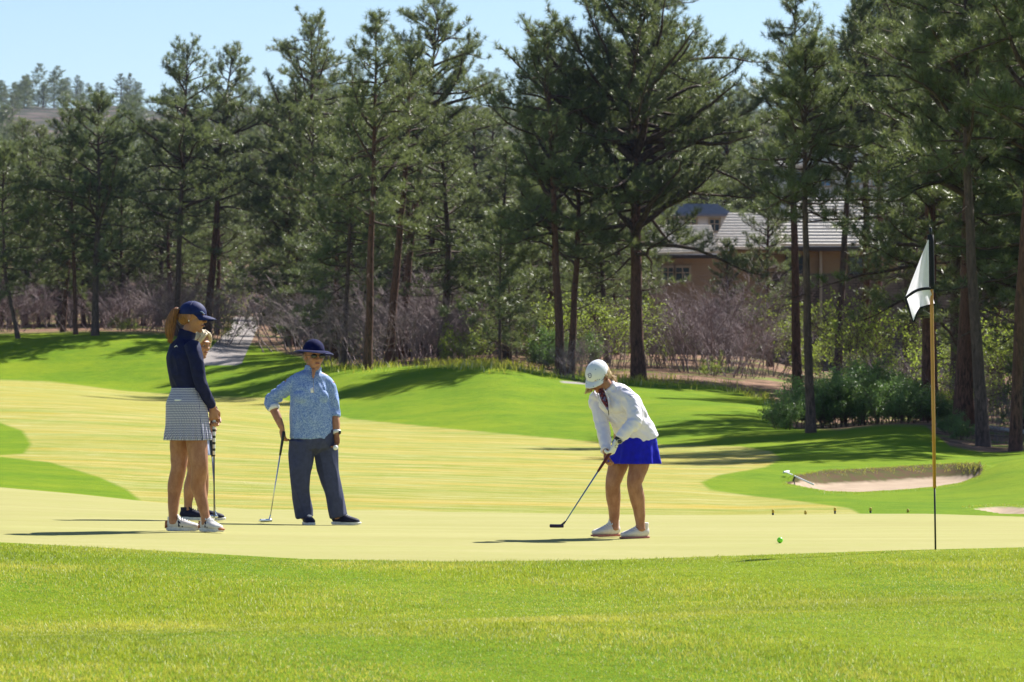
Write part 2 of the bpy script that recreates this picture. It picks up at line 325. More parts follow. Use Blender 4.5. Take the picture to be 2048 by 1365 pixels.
def make_pine(name, H, r0, cb, cw, seed, nb, path=((0, 0), (0, 0)), mats=None, limb=0.0, dens=1.0, sparse_top=False, w=.011, stubs=6, ts=1.0, KN=20):
    """H height, r0 butt radius, cb crown base (share of H), cw crown half width, path = lateral offsets of the trunk in metres"""
    rng = np.random.default_rng(seed)
    tr, br = Buf(), Buf()
    n = 16; s = np.linspace(0, 1, n)
    pk = np.linspace(0, 1, len(path)); tx = np.interp(s, pk, [p[0] for p in path]); ty = np.interp(s, pk, [p[1] for p in path])
    tx = np.convolve(np.pad(tx, 1, 'edge'), [.25, .5, .25], 'valid'); tx[0] = path[0][0]
    tx += np.cumsum(rng.normal(0, .004 * H, n)) * .35; ty += np.cumsum(rng.normal(0, .004 * H, n)) * .35
    tp = np.stack([tx - tx[0], ty - ty[0], s * H], 1); tp[0, 2] = -.25
    rad = r0 * (1 - s) ** .8 * (1 + .35 * np.exp(-s * 28)) + .012
    tube_np(tr, tp, rad, 10)
    def trunk_at(h):
        return np.array([np.interp(h, tp[:, 2], tp[:, k]) for k in range(3)])
    tpos, tdir, tsz = [], [], []
    ga = rng.uniform(0, 6.28)
    nb = int(nb * 1.18)
    for b in range(nb + stubs):
        dead = b >= nb
        if dead: h = H * rng.uniform(cb * .35, cb * 1.05); t = 0
        else:
            t = ((b + rng.uniform(0, 1)) / nb) ** .85; h = H * (cb + (1 - cb) * t * .985)
        ga += 2.4 + rng.uniform(-.5, .5)
        prof_ = (1 - t ** 2.0) ** .7 * (.62 + .38 * min(1, t * 3)) + .10
        L = cw * prof_ * rng.uniform(.45, 1.3) * 1.12
        if dead: L = rng.uniform(.5, 1.4) * (1.4 if rng.random() < .3 else 1)
        elev = math.radians(-14 + 62 * t + rng.uniform(-20, 20)); big = False
        if limb and not dead and t < .45 and rng.random() < limb:
            L *= 1.02; elev = math.radians(rng.uniform(18, 48)); big = True
        k = 8; u = np.linspace(0, 1, k)
        hd = np.array([math.cos(ga), math.sin(ga), 0])
        e = elev + u * (.15 if big else .55 - .5 * t) - (0 if big else .25) * np.sin(u * 3.1)
        e += np.cumsum(rng.normal(0, .15, k)); az = np.cumsum(rng.normal(0, .20, k))
        dirs = np.stack([np.cos(e) * np.cos(ga + az), np.cos(e) * np.sin(ga + az), np.sin(e)], 1)
        pts = trunk_at(h) + np.concatenate([[np.zeros(3)], np.cumsum(dirs[:-1] * L / (k - 1), 0)])
        rb = max(.012, min(r0 * .38, .016 * L + .01)) * (1.7 if big else 1) * (.6 if dead else 1)
        tube_np(br, pts, rb * (1 - u * .85), 5 if big else 4)
        if dead:
            for _ in range(3):
                i = rng.integers(3, k - 1); d2 = dirs[i] + rng.normal(0, .6, 3); d2 /= np.linalg.norm(d2)
                tube_np(br, np.stack([pts[i], pts[i] + d2 * .25 * L, pts[i] + d2 * .45 * L + [0, 0, .05]]), [.007, .005, .003], 3)
            continue
        ns = max(5, int(L / .195 * dens)); 
        for si in range(ns):
            uu = .22 + .78 * (si + rng.uniform(0, 1)) / ns
            p = np.array([np.interp(uu, u, pts[:, q]) for q in range(3)]); dd = dirs[min(k - 1, int(uu * k))]
            side = np.cross(dd, [0, 0, 1]); side /= np.linalg.norm(side) + 1e-9
            sl = (.20 + .30 * L * (1.05 - uu)) * rng.uniform(.6, 1.2); sl = min(sl, 1.1)
            d2 = dd * rng.uniform(.35, .9) + side * rng.choice([-1, 1]) * rng.uniform(.3, 1) + np.array([0, 0, rng.uniform(-.05, .75)]); d2 /= np.linalg.norm(d2)
            m3 = np.stack([p, p + d2 * sl * .5, p + d2 * sl + [0, 0, .12 * sl]])
            tube_np(br, m3, [.009, .007, .004], 3)
            nt = 1 + int(sl / .22)
            for q in range(nt):
                f = 1 - q * (.75 / nt); pp = p + (m3[2] - p) * f + rng.normal(0, .035, 3)
                tpos.append(pp); dv = d2 * .7 + np.array([0, 0, .55]) + rng.normal(0, .25, 3); tdir.append(dv / np.linalg.norm(dv)); tsz.append(rng.uniform(.16, .25) * ts)
    for q in range(4):
        tpos.append(tp[-1] + [0, 0, -.12 * q]); tdir.append(np.array([0, 0, 1.])); tsz.append(.2)
    V, T = needles(rng, np.array(tpos), np.array(tdir), np.array(tsz), K=KN, w=w)
    fm = mesh_np(name + '_crown', V, tris=T)
    tv = np.repeat(rng.uniform(0, 1, len(tpos)), 3 * KN); add_attr(fm, 'tone', tv)
    root = empty('pine_tree')
    obj('trunk', tr.mesh('trunk', True), mats[0], root); obj('branches', br.mesh('branches', True), mats[1], root); obj('crown', fm, mats[2], root)
    return root

def bark(name, a, b):
    m = NT(name); v = m.coord('Object', (1, 1, .22)); n = m.noise(v, 22, 5, .7, .5); n2 = m.noise(m.coord('Object'), 1.3, 3)
    c = m.mix(m.ramp(n, .38, .62), a, b); c = m.mix(m.ramp(n2, .4, .7), c, tuple(x * .6 for x in b)); m.bump(n, .9, .03)
    return m.fin(c, .85, .2)
BARK = bark('pine_bark', (.035, .021, .018), (.19, .095, .07)); BARKG = bark('pine_bark_grey', (.04, .03, .028), (.16, .11, .10))
TWIG = simple('pine_branch', (.075, .05, .042), .85, .2, var=.4, vscale=8)
def foliage(name, a, b, c2, tr, tcol, spec=.5, rough=.42):
    m = NT(name); oi = m.new('ShaderNodeObjectInfo'); n = m.noise(m.pos(), .8, 3)
    c = m.mix(m.attr('tone'), a, b); c = m.mix(m.math('MULTIPLY', m.ramp(n, .45, .7), .6), c, c2)
    c = m.mix(m.math('MULTIPLY', oi.outputs['Random'], .45), c, c2)
    return m.fin(c, rough, spec, tr, m.mix(.5, c, tcol))
NEEDLE = foliage('pine_needles', (.014, .036, .022), (.125, .175, .085), (.130, .160, .055), .40, (.31, .36, .10), .7, .40)  # tufts vary at random; second, paler colour also paints in sunlit clumps
PM = (BARK, TWIG, NEEDLE); PMG = (BARKG, TWIG, NEEDLE)

# prototypes shared by the pines of the wood (the first placement moves the prototype itself)
protos = [
 make_pine('pine_a', 13.0, .20, .20, 2.5, 11, 72, ((0,0),(.2,0),(.1,0)), PM),
 make_pine('pine_b', 15.0, .24, .26, 2.7, 12, 72, ((0,0),(-.2,0),(.3,.2)), PMG, limb=.3),
 make_pine('pine_c', 11.0, .16, .12, 2.3, 13, 70, ((0,0),(.1,0),(0,0)), PM),
 make_pine('pine_d', 9.0, .13, .05, 1.9, 14, 66, ((0,0),(0,0)), PMG, stubs=3),
 make_pine('pine_e', 16.0, .26, .32, 3.0, 15, 68, ((0,0),(.3,0),(.8,0)), PM, limb=.4),
 make_pine('pine_f', 12.0, .17, .24, 2.1, 16, 64, ((0,0),(.3,0),(-.1,0)), PMG),
]
PH = [13, 15, 11, 9, 16, 12]
used_p = [False] * len(protos)
def put_pine(k, px, d, H, rz, wide=1.0):
    o = protos[k] if not used_p[k] else copy_tree(protos[k]); used_p[k] = True
    s = H / PH[k]; o.location = at(px, d); o.rotation_euler = (0, 0, rz); o.scale = (s * wide, s * wide, s)
    return o
def top_h(px, d, row):    # height of a tree at px, d whose top shows at this row
    return CAMZ + (HOR - row) / F_PX * d - float(ground(px, d))

# pines one can follow from butt to top: (px, distance, top row, butt width px, lateral px of the stem at 0 .. top, crown base, half width, branches, big limbs, seed, grey, label)
hero = [
 (38, 158, 296, 9,  (0,-28,-36,-30), .30, 1.9, 50, 0, 1, 1, 'thin leaning pine at the left edge of the photo'),
 (125, 162, 330, 11, (0,8,14,18), .26, 2.0, 50, 0, 2, 0, 'short pine with slanted reddish stem near the left edge'),
 (152, 159, 238, 9, (0,-3,-6,-10), .34, 2.0, 50, 0, 3, 0, 'slim straight pine just left of the grey trunk at far left'),
 (190, 158, 196, 15, (0,2,6,4), .30, 2.6, 62, .2, 4, 1, 'grey trunked pine with round crown left of the navy cap'),
 (352, 161, 96, 13, (0,4,10,20), .34, 2.6, 62, .2, 5, 1, 'tall pine rising directly above the navy cap'),
 (411, 164, 108, 17, (0,18,30,54), .40, 2.5, 60, .2, 6, 0, 'red barked pine leaning right beside the top of the cart path'),
 (590, 168, 40, 17, (0,14,30,36), .30, 3.4, 66, .35, 7, 0, 'tall open crowned pine behind the woman in the bucket hat'),
 (622, 160, 210, 9, (0,2,2,0), .22, 2.6, 62, 0, 8, 1, 'bushy rounded pine above the bucket hat'),
 (686, 132, 238, 11, (0,8,16,20), .32, 2.1, 52, 0, 9, 1, 'slender pine right behind the woman in the blue top'),
 (735, 126, 36, 17, (0,6,12,16), .40, 1.9, 60, .2, 10, 0, 'narrow tall pine with a dark straight trunk left of the mound'),
 (778, 130, 100, 19, (0,16,32,44), .45, 1.9, 54, .2, 21, 0, 'dark pine forming a pair with its leaning neighbour over the scrub'),
 (800, 136, 16, 17, (0,22,52,80), .52, 2.6, 56, .5, 22, 0, 'leaning pine whose top hangs out to the right over the sky gap'),
 (1000, 124, 430, 6, (0,-2,0,2), .12, 1.5, 46, 0, 23, 1, 'young thin pine behind the crest of the grass mound'),
 (1022, 127, 470, 5, (0,-2,-4,-8), .15, 1.2, 40, 0, 24, 1, 'smallest thin pine right behind the crest of the mound'),
 (1066, 132, 380, 7, (0,0,2,0), .18, 1.6, 46, 0, 25, 1, 'young pine between the mound and the forked pair'),
 (1122, 122, 48, 19, (0,-14,-22,-28), .34, 2.2, 62, .35, 26, 0, 'left stem of the close pair of pines left of the biggest pine'),
 (1142, 124, 150, 15, (0,12,20,26), .34, 1.8, 50, .2, 27, 0, 'right stem of the close pair of pines left of the biggest pine'),
 (1278, 124, -38, 29, (0,-6,-10,-12), .30, 4.2, 104, .40, 28, 0, 'biggest pine with wide open crown and heavy limbs above the putting woman'),
 (1596, 126, 4, 20, (0,-4,-8,-6), 0.47, 2.0, 58, .2, 29, 0, 'straight reddish pine on the sunny lawn in front of the house'),
 (1622, 86, 100, 19, (0,-10,-14,-6), 0.56, 1.25, 54, .2, 30, 1, 'slim grey pine at the left end of the dark green hedge'),
 (1673, 128, 18, 17, (0,10,24,48), 0.52, 1.9, 54, .2, 31, 1, 'pine leaning right in front of the long house roof'),
 (1731, 132, -30, 20, (0,4,4,8), 0.5, 2.1, 58, .2, 32, 0, 'left of the two reddish pines behind the hedge'),
 (1752, 146, -60, 19, (0,8,14,12), 0.5, 2.1, 56, .2, 33, 0, 'right of the two reddish pines behind the hedge'),
 (1816, 150, 0, 14, (0,4,6,6), .40, 2.1, 54, .2, 34, 0, 'dark pine left of the golf flag'),
 (1868, 118, -40, 13, (0,0,-4,-6), .45, 1.7, 54, 0, 35, 0, 'pine standing just behind the flagpole'),
 (1928, 90, -140, 40, (0,6,10,-8), .42, 2.5, 92, .5, 36, 0, 'thickest reddish pine trunk right of the golf flag'),
 (1968, 80, -180, 26, (0,-22,-32,-34), .50, 1.7, 70, .3, 37, 1, 'grey pine crossing in front of the thick reddish trunk'),
 (2030, 77, -200, 24, (0,20,44,60), .55, 1.7, 60, .3, 38, 0, 'pine cut by the right edge of the photo near its foot'),
 (1992, 128, -60, 14, (0,-2,-2,0), .45, 1.8, 56, 0, 39, 0, 'dark pine behind the trunks at the right edge of the photo'),
]
for px, d, top, wpx, off, cb, cw, nb, limb, seed, grey, label in hero:
    s = F_PX / d; H = top_h(px, d, top)
    o = make_pine('hero_pine', H, wpx / s / 2 * .92, cb, cw, 100 + seed, nb, tuple((q / s, 0) for q in off), PMG if grey else PM, limb=limb, w=min(.011, .011 * d / 150), KN=int(min(34, max(20, 20 * 150 / d))))
    o.location = at(px, d); tag(o, label, 'pine tree', 'pines of the wood')

# the pines behind: rows of the wood going back, kept below the skyline of the photograph
SKY = [(-900,230),(0,228),(90,222),(150,245),(200,205),(260,185),(320,190),(420,170),(520,150),(560,110),(650,110),(700,140),(900,120),(960,210),(1030,170),(1060,110),(1160,70),(1300,0),(1420,60),(1450,130),(1520,170),(1560,90),(1640,60),(1720,10),(1800,-30),(3000,-60)]
rr = random.Random(5)
fill = []
def rowof(d0, d1, n, p0, p1, drop0, drop1, ks, nm):
    for i in range(n):
        px = p0 + (p1 - p0) * (i + .5 + rr.uniform(-.35, .35)) / n; d = rr.uniform(d0, d1)
        base = float(np.interp(px, [0, 480, 700, 1500, 1700], [14, 12, 0, 0, -18])) if d < 200 else 0
        sk = float(np.interp(px, [p[0] for p in SKY], [p[1] for p in SKY])); top = sk + rr.uniform(drop0, drop1)
        H = top_h(px, d + base, top); k = min(ks, key=lambda q: abs(PH[q] - H) + rr.uniform(0, 3))
        fill.append((nm, px, d + base, H, k))
rowof(157, 172, 34, -330, 640, 20, 230, (0, 1, 2, 5), 'second row')
rowof(133, 165, 26, 640, 1300, 60, 330, (0, 1, 2, 5), 'second row')
rowof(206, 240, 8, 1330, 1760, 60, 240, (0, 1, 5), 'second row')
rowof(106, 150, 17, 1800, 2600, -90, 40, (0, 1, 4, 5), 'second row')
rowof(205, 245, 14, 1780, 2500, -60, 80, (0, 1, 4, 2), 'third row')
rowof(158, 185, 22, -330, 650, 240, 380, (2, 3), 'low pines')
rowof(140, 168, 16, 650, 1280, 330, 480, (2, 3), 'low pines')
rowof(200, 245, 38, -300, 2400, 10, 160, (0, 1, 4, 2), 'third row')
rowof(255, 330, 30, -300, 2400, 40, 220, (1, 4, 0, 2), 'back row')
fill = [f for f in fill if not (445 < f[1] < 560 and f[2] < 262 and f[0] != 'back row')]
fill += [('second row', 470, 246, 11, 1), ('second row', 500, 268, 12, 0), ('second row', 540, 236, 12, 5)]
fill += [('low pines', 1456, 150, 4.8, 2), ('low pines', 1538, 152, 7.0, 2)]
fill += [('edge row', px, d, H, k) for px, d, H, k in [(2110, 84, 13, 1), (2190, 92, 14, 4), (2290, 80, 13, 0), (2380, 96, 15, 1), (2500, 86, 13, 5), (-60, 161, 9, 2), (-130, 163, 11, 0), (-220, 160, 10, 5)]]
ORD = ['leftmost', 'second', 'third', 'fourth', 'fifth', 'sixth', 'seventh', 'eighth', 'ninth', 'tenth', 'eleventh', 'twelfth', 'thirteenth', 'fourteenth', 'fifteenth', 'sixteenth', 'seventeenth', 'eighteenth', 'nineteenth', 'twentieth']
def ordinal(i):
    if i < 20: return ORD[i]
    n = i + 1; k = n // 10 - 2
    tens_o = ['twentieth', 'thirtieth', 'fortieth', 'fiftieth', 'sixtieth', 'seventieth', 'eightieth', 'ninetieth'][k]
    tens = ['twenty', 'thirty', 'forty', 'fifty', 'sixty', 'seventy', 'eighty', 'ninety'][k]
    return tens_o if n % 10 == 0 else tens + '-' + ['', 'first', 'second', 'third', 'fourth', 'fifth', 'sixth', 'seventh', 'eighth', 'ninth'][n % 10]
def landmark(px):
    for lim, t in [(0, 'beyond the left edge'), (120, 'above the far left lawn'), (330, 'left of the navy cap'), (440, 'above the navy cap'), (560, 'above the cart path'), (680, 'above the bucket hat'), (860, 'left of the mound crest'), (1050, 'above the mound crest'), (1180, 'behind the forked pair'), (1400, 'behind the biggest pine'), (1580, 'behind the left wing of the house'), (1800, 'above the long house roof'), (1920, 'behind the golf flag'), (2050, 'above the right bunker'), (9999, 'beyond the right edge')]:
        if px < lim: return t
for nm in ['second row', 'third row', 'back row', 'edge row', 'low pines']:
    grp = sorted([f for f in fill if f[0] == nm], key=lambda f: f[1])
    for i, (_, px, d, H, k) in enumerate(grp):
        o = put_pine(k, px, d, H, rr.uniform(0, 6.28), rr.uniform(1.0, 1.45))
        tag(o, '%s pine %s, %s from left in %s' % ('tall' if H > 13 else ('short' if H < 9.5 else 'green'), landmark(px), ordinal(i), nm), 'pine tree', 'pines of the wood')

# the far-off wood beyond, one mass of crowns nobody could count
fr_ = np.random.default_rng(77); Vs = []
src = [[c for c in protos[k].children if c.name.startswith('crown')][0].data for k in (0, 2, 5)]
sv = []
for me_ in src:
    a_ = np.zeros(len(me_.vertices) * 3, np.float32); me_.vertices.foreach_get('co', a_); a_ = a_.reshape(-1, 3, 3); sv.append(a_)
for i in range(560):
    px = fr_.uniform(-350, 2450); d = 300 * (1120 / 300) ** fr_.uniform(0, 1); k = fr_.integers(0, 3); H = fr_.uniform(7, 12)
    if d > 1060 and px < 330: continue
    a_ = sv[k][fr_.random(len(sv[k])) < (.30 if d < 550 else .15)]; c_ = a_.mean(1, keepdims=True); a_ = c_ + (a_ - c_) * (2.0 if d < 550 else 2.8)
    th = fr_.uniform(0, 6.28); R_ = np.array([[math.cos(th), -math.sin(th), 0], [math.sin(th), math.cos(th), 0], [0, 0, 1]]); sc_ = H / PH[(0, 2, 5)[k]]
    Vs.append(((a_ @ R_.T) * np.array([1.3, 1.3, 1]) * sc_ + np.array(at(px, d))).reshape(-1, 3))
Vs = np.concatenate(Vs); fwm = mesh_np('far_wood', Vs, tris=np.arange(len(Vs)).reshape(-1, 3)); add_attr(fwm, 'tone', np.repeat(fr_.uniform(0, 1, len(Vs) // 3), 3))
tag(obj('far_wood', fwm, NEEDLE), 'far-off pine wood on the rising ground behind the trees', 'wood', kind='stuff')

# small pines on the far hill
hr = random.Random(9); hp = []
for i in range(25): hp.append((-60 + i * 15 + hr.uniform(-6, 6), hr.uniform(1080, 1150), hr.uniform(7, 12.5)))
for i in range(14): hp.append((hr.uniform(-60, 330), hr.uniform(830, 1060), hr.uniform(5, 9)))
for i in range(6): hp.append((hr.uniform(480, 560) if i < 2 else (hr.uniform(930, 1060) if i < 4 else hr.uniform(1430, 1540)), hr.uniform(1050, 1150), hr.uniform(4, 8)))
hp.sort()
for i, (px, d, H) in enumerate(hp):
    o = put_pine(hr.choice((2, 3, 3, 5)), px, d, H, hr.uniform(0, 6.28), hr.uniform(1.1, 1.5))
    tag(o, 'tiny bluish pine on the far hill %s, %s from left there' % ('skyline' if d > 1075 else 'slope', ordinal(i)), 'pine tree', 'pines on the far hill')

# ---- scrub
def make_shrub(name, H, W, seed, stems, leaves=0, leaf=.04, twig_m=None, leaf_m=None, w=.0075, lift=.2):
    rng = np.random.default_rng(seed); br = Buf(); lp = []
    def grow(p, d, L, r, lvl):
        k = 4; pts = [p]; dd = d.copy()
        for i in range(k):
            dd = dd + rng.normal(0, .16, 3) + np.array([0, 0, .05]); dd /= np.linalg.norm(dd); pts.append(pts[-1] + dd * L / k)
        pts = np.array(pts); tube_np(br, pts, np.linspace(r, r * .45, k + 1), 3)
        if leaves and lvl >= 1: lp.extend([pts[-1], pts[-2], pts[2]])
        if lvl < 3:
            for c in range([4, 4, 3][lvl]):
                u = rng.uniform(.3, 1); i = int(u * k); q = pts[min(i, k)]
                nd = dd + rng.normal(0, .55, 3); nd[2] = abs(nd[2]) * .8 + .1; nd /= np.linalg.norm(nd)
                grow(q, nd, L * rng.uniform(.4, .65), max(w * .5, r * .5), lvl + 1)
    for s in range(stems):
        a = rng.uniform(0, 6.28); q = rng.uniform(0, 1) ** .6
        p = np.array([math.cos(a) * q * W * .55, math.sin(a) * q * W * .55, -.05])
        d = np.array([math.cos(a) * q * .45, math.sin(a) * q * .45, 1.]); d /= np.linalg.norm(d)
        grow(p, d, H * rng.uniform(.45, .72), w * 2.4, 0)
    root = empty('shrub'); obj('stems', br.mesh('stems'), twig_m, root)
    if leaves:
        lp = np.array(lp); sel = lp[rng.integers(0, len(lp), leaves)] + rng.normal(0, .07, (leaves, 3)); sel = sel[sel[:, 2] > lift * rng.uniform(.2, 1, len(sel))]
        n = len(sel); a = rng.normal(size=(n, 3)); a /= np.linalg.norm(a, axis=1)[:, None]; b = np.cross(a, rng.normal(size=(n, 3))); b /= np.linalg.norm(b, axis=1)[:, None]
        sz = rng.uniform(.6, 1.3, n)[:, None] * leaf
        V = np.stack([sel - a * sz, sel + b * sz * .55, sel + a * sz, sel - b * sz * .55], 1).reshape(-1, 3)
        lm = mesh_np('leaves', V, quads=np.arange(len(V)).reshape(-1, 4)); add_attr(lm, 'tone', np.repeat(rng.uniform(0, 1, n), 4)); obj('leaves', lm, leaf_m, root)
    return root
SCRUB = simple('bare_twigs', (.22, .165, .175), .75, .3, var=.35, vscale=3); STEM = simple('shrub_stems', (.10, .075, .065), .8, .2, var=.3, vscale=5)
LIME = foliage('spring_leaves', (.16, .24, .03), (.26, .34, .05), (.22, .28, .08), .5, (.45, .55, .06), .4, .5)
DARKL = foliage('evergreen_leaves', (.075, .14, .05), (.15, .23, .08), (.15, .24, .08), .35, (.2, .35, .06), .35, .42)
sp = [make_shrub('scrub_a', 3.0, 1.5, 41, 12, 0, twig_m=SCRUB), make_shrub('scrub_b', 2.2, 1.4, 42, 10, 0, twig_m=SCRUB), make_shrub('scrub_c', 4.0, 1.7, 43, 13, 0, twig_m=SCRUB),
      make_shrub('lime_a', 2.4, 1.1, 44, 7, 1500, .045, STEM, LIME), make_shrub('lime_b', 3.6, 1.2, 45, 7, 1300, .05, STEM, LIME),
      make_shrub('dark_a', 2.0, 1.5, 46, 14, 9000, .038, STEM, DARKL, lift=.05), make_shrub('dark_b', 1.5, 1.3, 47, 12, 6500, .036, STEM, DARKL, lift=.05)]
SPH = [3.0, 2.2, 4.0, 2.4, 3.6, 2.0, 1.5]; used_s = [False] * len(sp); shrubs = []
def put_shrub(k, px, d, H):
    if px < 470 and d > 165: d -= 17
    elif px < 665 and d > 145: d -= 2
    elif px < 1290 and d > 125: d -= 21
    elif px < 1560 and d > 130: d -= 13
    shrubs.append((px, d, H, k))
sr = random.Random(21)
for i in range(34):     # bare scrub along the left edge of the wood
    px = -120 + i * 17 + sr.uniform(-8, 8); d = sr.uniform(178, 196) if px < 430 else sr.uniform(215, 235)
    if 452 < px < 530: continue
    put_shrub(sr.choice((0, 1, 2)), px, d, sr.uniform(1.8, 4.0))
for i in range(30): put_shrub(sr.choice((0, 1, 2, 0)), 575 + i * 15 + sr.uniform(-8, 8), sr.uniform(150, 176), sr.uniform(1.8, 4.2))
for px, d, H in [(455, 262, 4), (480, 266, 4.5), (505, 264, 4.2), (530, 258, 4), (850, 158, 5.0), (880, 160, 4.6), (820, 156, 4.4), (905, 164, 4.2), (600, 190, 3.6), (565, 194, 3.2), (1300, 150, 2.6), (1340, 148, 3.0), (1376, 147, 3.6), (1410, 146, 5.0), (1440, 150, 4.6), (1470, 146, 3.2), (1500, 148, 3.3), (1540, 152, 3.0), (1390, 160, 4.4), (1450, 158, 4.2), (1220, 152, 2.6), (1180, 146, 2.0), (1130, 140, 1.6), (1160, 138, 1.3), (1780, 108, 2.3), (1850, 112, 2.4), (1900, 106, 2.2), (1990, 96, 1.9), (2040, 92, 1.7), (2005, 82, 1.0), (2060, 88, 1.6), (1700, 120, 2.2)]:
    put_shrub(sr.choice((0, 2)), px, d, H)
for px, d, H in [(445, 182, 1.8), (436, 205, 3.0), (240, 178, 1.0), (262, 179, .9), (928, 150, 1.9), (945, 152, 2.4), (905, 151, 1.3), (760, 165, 2.4), (1090, 152, 2.6), (1160, 150, 3.2), (1200, 150, 3.0), (1240, 152, 2.8), (1310, 151, 3.0), (1330, 153, 2.6), (1420, 144, 1.0), (1560, 150, 3.6), (1590, 146, 3.2), (1625, 146, 3.6), (1650, 138, 2.6), (1700, 128, 3.0), (1715, 124, 4.2), (1770, 124, 3.6), (1800, 118, 2.6), (1860, 110, 3.0), (1900, 108, 2.6), (1975, 110, 3.4), (1995, 104, 3.2), (2030, 106, 3.6), (2060, 100, 3.4), (1950, 98, 1.8), (2090, 104, 3.4), (1010, 185, 3.5), (820, 190, 3.5)]:
    put_shrub(4 if H > 2.7 else 3, px, d, H)
for px, d, H in [(1572, 90, .9), (1600, 92, 1.2), (1640, 92, 1.45), (1672, 92, 1.5), (1700, 92, 1.55), (1735, 92, 1.45), (1765, 92, 1.4), (1795, 91, 1.2), (1822, 92, 1.1), (1850, 93, 1.0), (1690, 98, 2.0), (1740, 98, 2.0), (1655, 99, 1.7), (1790, 98, 1.7), (1875, 92, .8), (1130, 148, 1.8), (1095, 147, 1.3), (1905, 84, .6), (1925, 82, .5), (2080, 90, 1.4)]:
    put_shrub(5 if H > 1.3 else 6, px, d, H)
shrubs.sort()
kinds = {0: 'bare purplish scrub bush', 1: 'bare purplish scrub bush', 2: 'bare purplish scrub bush', 3: 'lime green leafy bush', 4: 'tall lime green leafy bush', 5: 'dark glossy evergreen bush', 6: 'low dark glossy evergreen bush'}
cnt = {}
for px, d, H, k in shrubs:
    o = sp[k] if not used_s[k] else copy_tree(sp[k]); used_s[k] = True
    s = H / SPH[k] * .92; wd = s * (1.25 if k < 3 else 1.0) ; o.location = at(px, d); o.rotation_euler = (0, 0, sr.uniform(0, 6.28)); o.scale = (wd, wd, s)
    t = kinds[k]; i = cnt.get(t, 0); cnt[t] = i + 1
    tag(o, '%s %s, %s from left' % (t, landmark(px), ordinal(i)), 'bush', {0: 'bare scrub bushes', 1: 'bare scrub bushes', 2: 'bare scrub bushes', 3: 'lime green bushes', 4: 'lime green bushes', 5: 'evergreen bushes', 6: 'evergreen bushes'}[k])
    if k < 3: o.name = 'scrub_bush'
    elif k < 5: o.name = 'leafy_bush'
    else: o.name = 'evergreen_bush'

# ---- grass blades (nobody could count them)
GRASS = None
m = NT('grass_blades'); n = m.noise(m.pos((.55, 1, 1)), 1.3, 4, .65, .5); nb_ = m.noise(m.pos((.5, 1, 1)), .38, 3, .6)
c = m.mix(m.attr('tone'), (.27, .31, .010), (.56, .53, .07)); c = m.mix(m.math('MULTIPLY', m.ramp(n, .45, .64), .8), c, (.74, .60, .13))
c = m.mix(m.math('MULTIPLY', m.ramp(nb_, .48, .66), .55), c, (.10, .20, .004))
c = m.mix(m.math('MULTIPLY', m.ramp(m.noise(m.pos((.6, 1, 1)), 4.5, 4, .7), .50, .64), .42), c, (.11, .20, .004))
c = m.mix(m.math('GREATER_THAN', m.attr('tone'), .93), c, (.75, .72, .52))  # few blades painted near white, glints of light put into the colour
GRASS = m.fin(c, .36, .35, .42, m.mix(.4, c, (.48, .55, .06)))
def blades(name, X, Y, Z, H, wd, seed, lean=.5):
    rng = np.random.default_rng(seed); n = len(X)
    a = rng.uniform(0, 6.28, n); base = np.stack([X, Y, Z - .004], 1)
    ld = np.stack([np.cos(a), np.sin(a), np.zeros(n)], 1) * (H * rng.uniform(.1, lean, n) * 1.6)[:, None]
    pa = rng.uniform(0, 6.28, n); wv = np.stack([np.cos(pa), np.sin(pa), np.zeros(n)], 1) * wd[:, None]
    mid = base + ld * .35 + np.stack([0 * H, 0 * H, H * .62], 1); tip = base + ld + np.stack([0 * H, 0 * H, H], 1)
    V = np.stack([base - wv, base + wv, mid + wv * .8, mid - wv * .8, tip], 1).reshape(-1, 3)
    i = np.arange(n) * 5
    me = mesh_np(name, V, tris=np.stack([i + 3, i + 2, i + 4], 1), quads=np.stack([i, i + 1, i + 2, i + 3], 1)); add_attr(me, 'tone', np.repeat(rng.uniform(0, 1, n), 5))
    return tag(obj(name, me, GRASS), kind='stuff')
rng = np.random.default_rng(3)
N = 620000
Y = (rng.uniform(0, 1, N)) ** .9 * 15.5 + 12.5; PX = rng.uniform(-260, 2310, N)
X = (PX - CX) / F_PX * Y; ok = samp(sd_green, PX, Y) < -.2 + rng.uniform(-.5, .3, N)
X, Y, PX = X[ok], Y[ok], PX[ok]; Z = ground(PX, Y)
hn = .6 + .8 * (np.sin(X * 1.9 + np.sin(Y * 1.1) * 2) * .5 + .5) * rng.uniform(.5, 1, len(X))
tag(blades('grass', X, Y, Z, .0165 * hn * rng.uniform(.6, 1.4, len(X)), rng.uniform(.0011, .0020, len(X)), 4), 'short bright backlit grass of the apron in the foreground', 'grass')
N = 240000
Y = rng.uniform(45, 74, N); PX = rng.uniform(1540, 2200, N); X = (PX - CX) / F_PX * Y
sdl = samp(sd_sand, PX, Y); ok = (samp(sd_green, PX, Y) < -1) & (sdl < -.5) & (sdl > -5) & (rng.uniform(0, 1, N) < .6) & ((Y > 61) | (rng.uniform(0, 1, N) < .25))
X, Y, PX, sdl = X[ok], Y[ok], PX[ok], sdl[ok]
h = .017 * rng.uniform(.5, 1.4, len(X)) * (1 + .8 * np.exp(-((sdl + 1.5) / 1.6) ** 2) * (Y > 61))
tag(blades('lip_grass', X, Y, ground(PX, Y), h, rng.uniform(.002, .0045, len(X)), 5), 'longer grass overhanging the bunker lips on the right', 'grass')
N = 34000
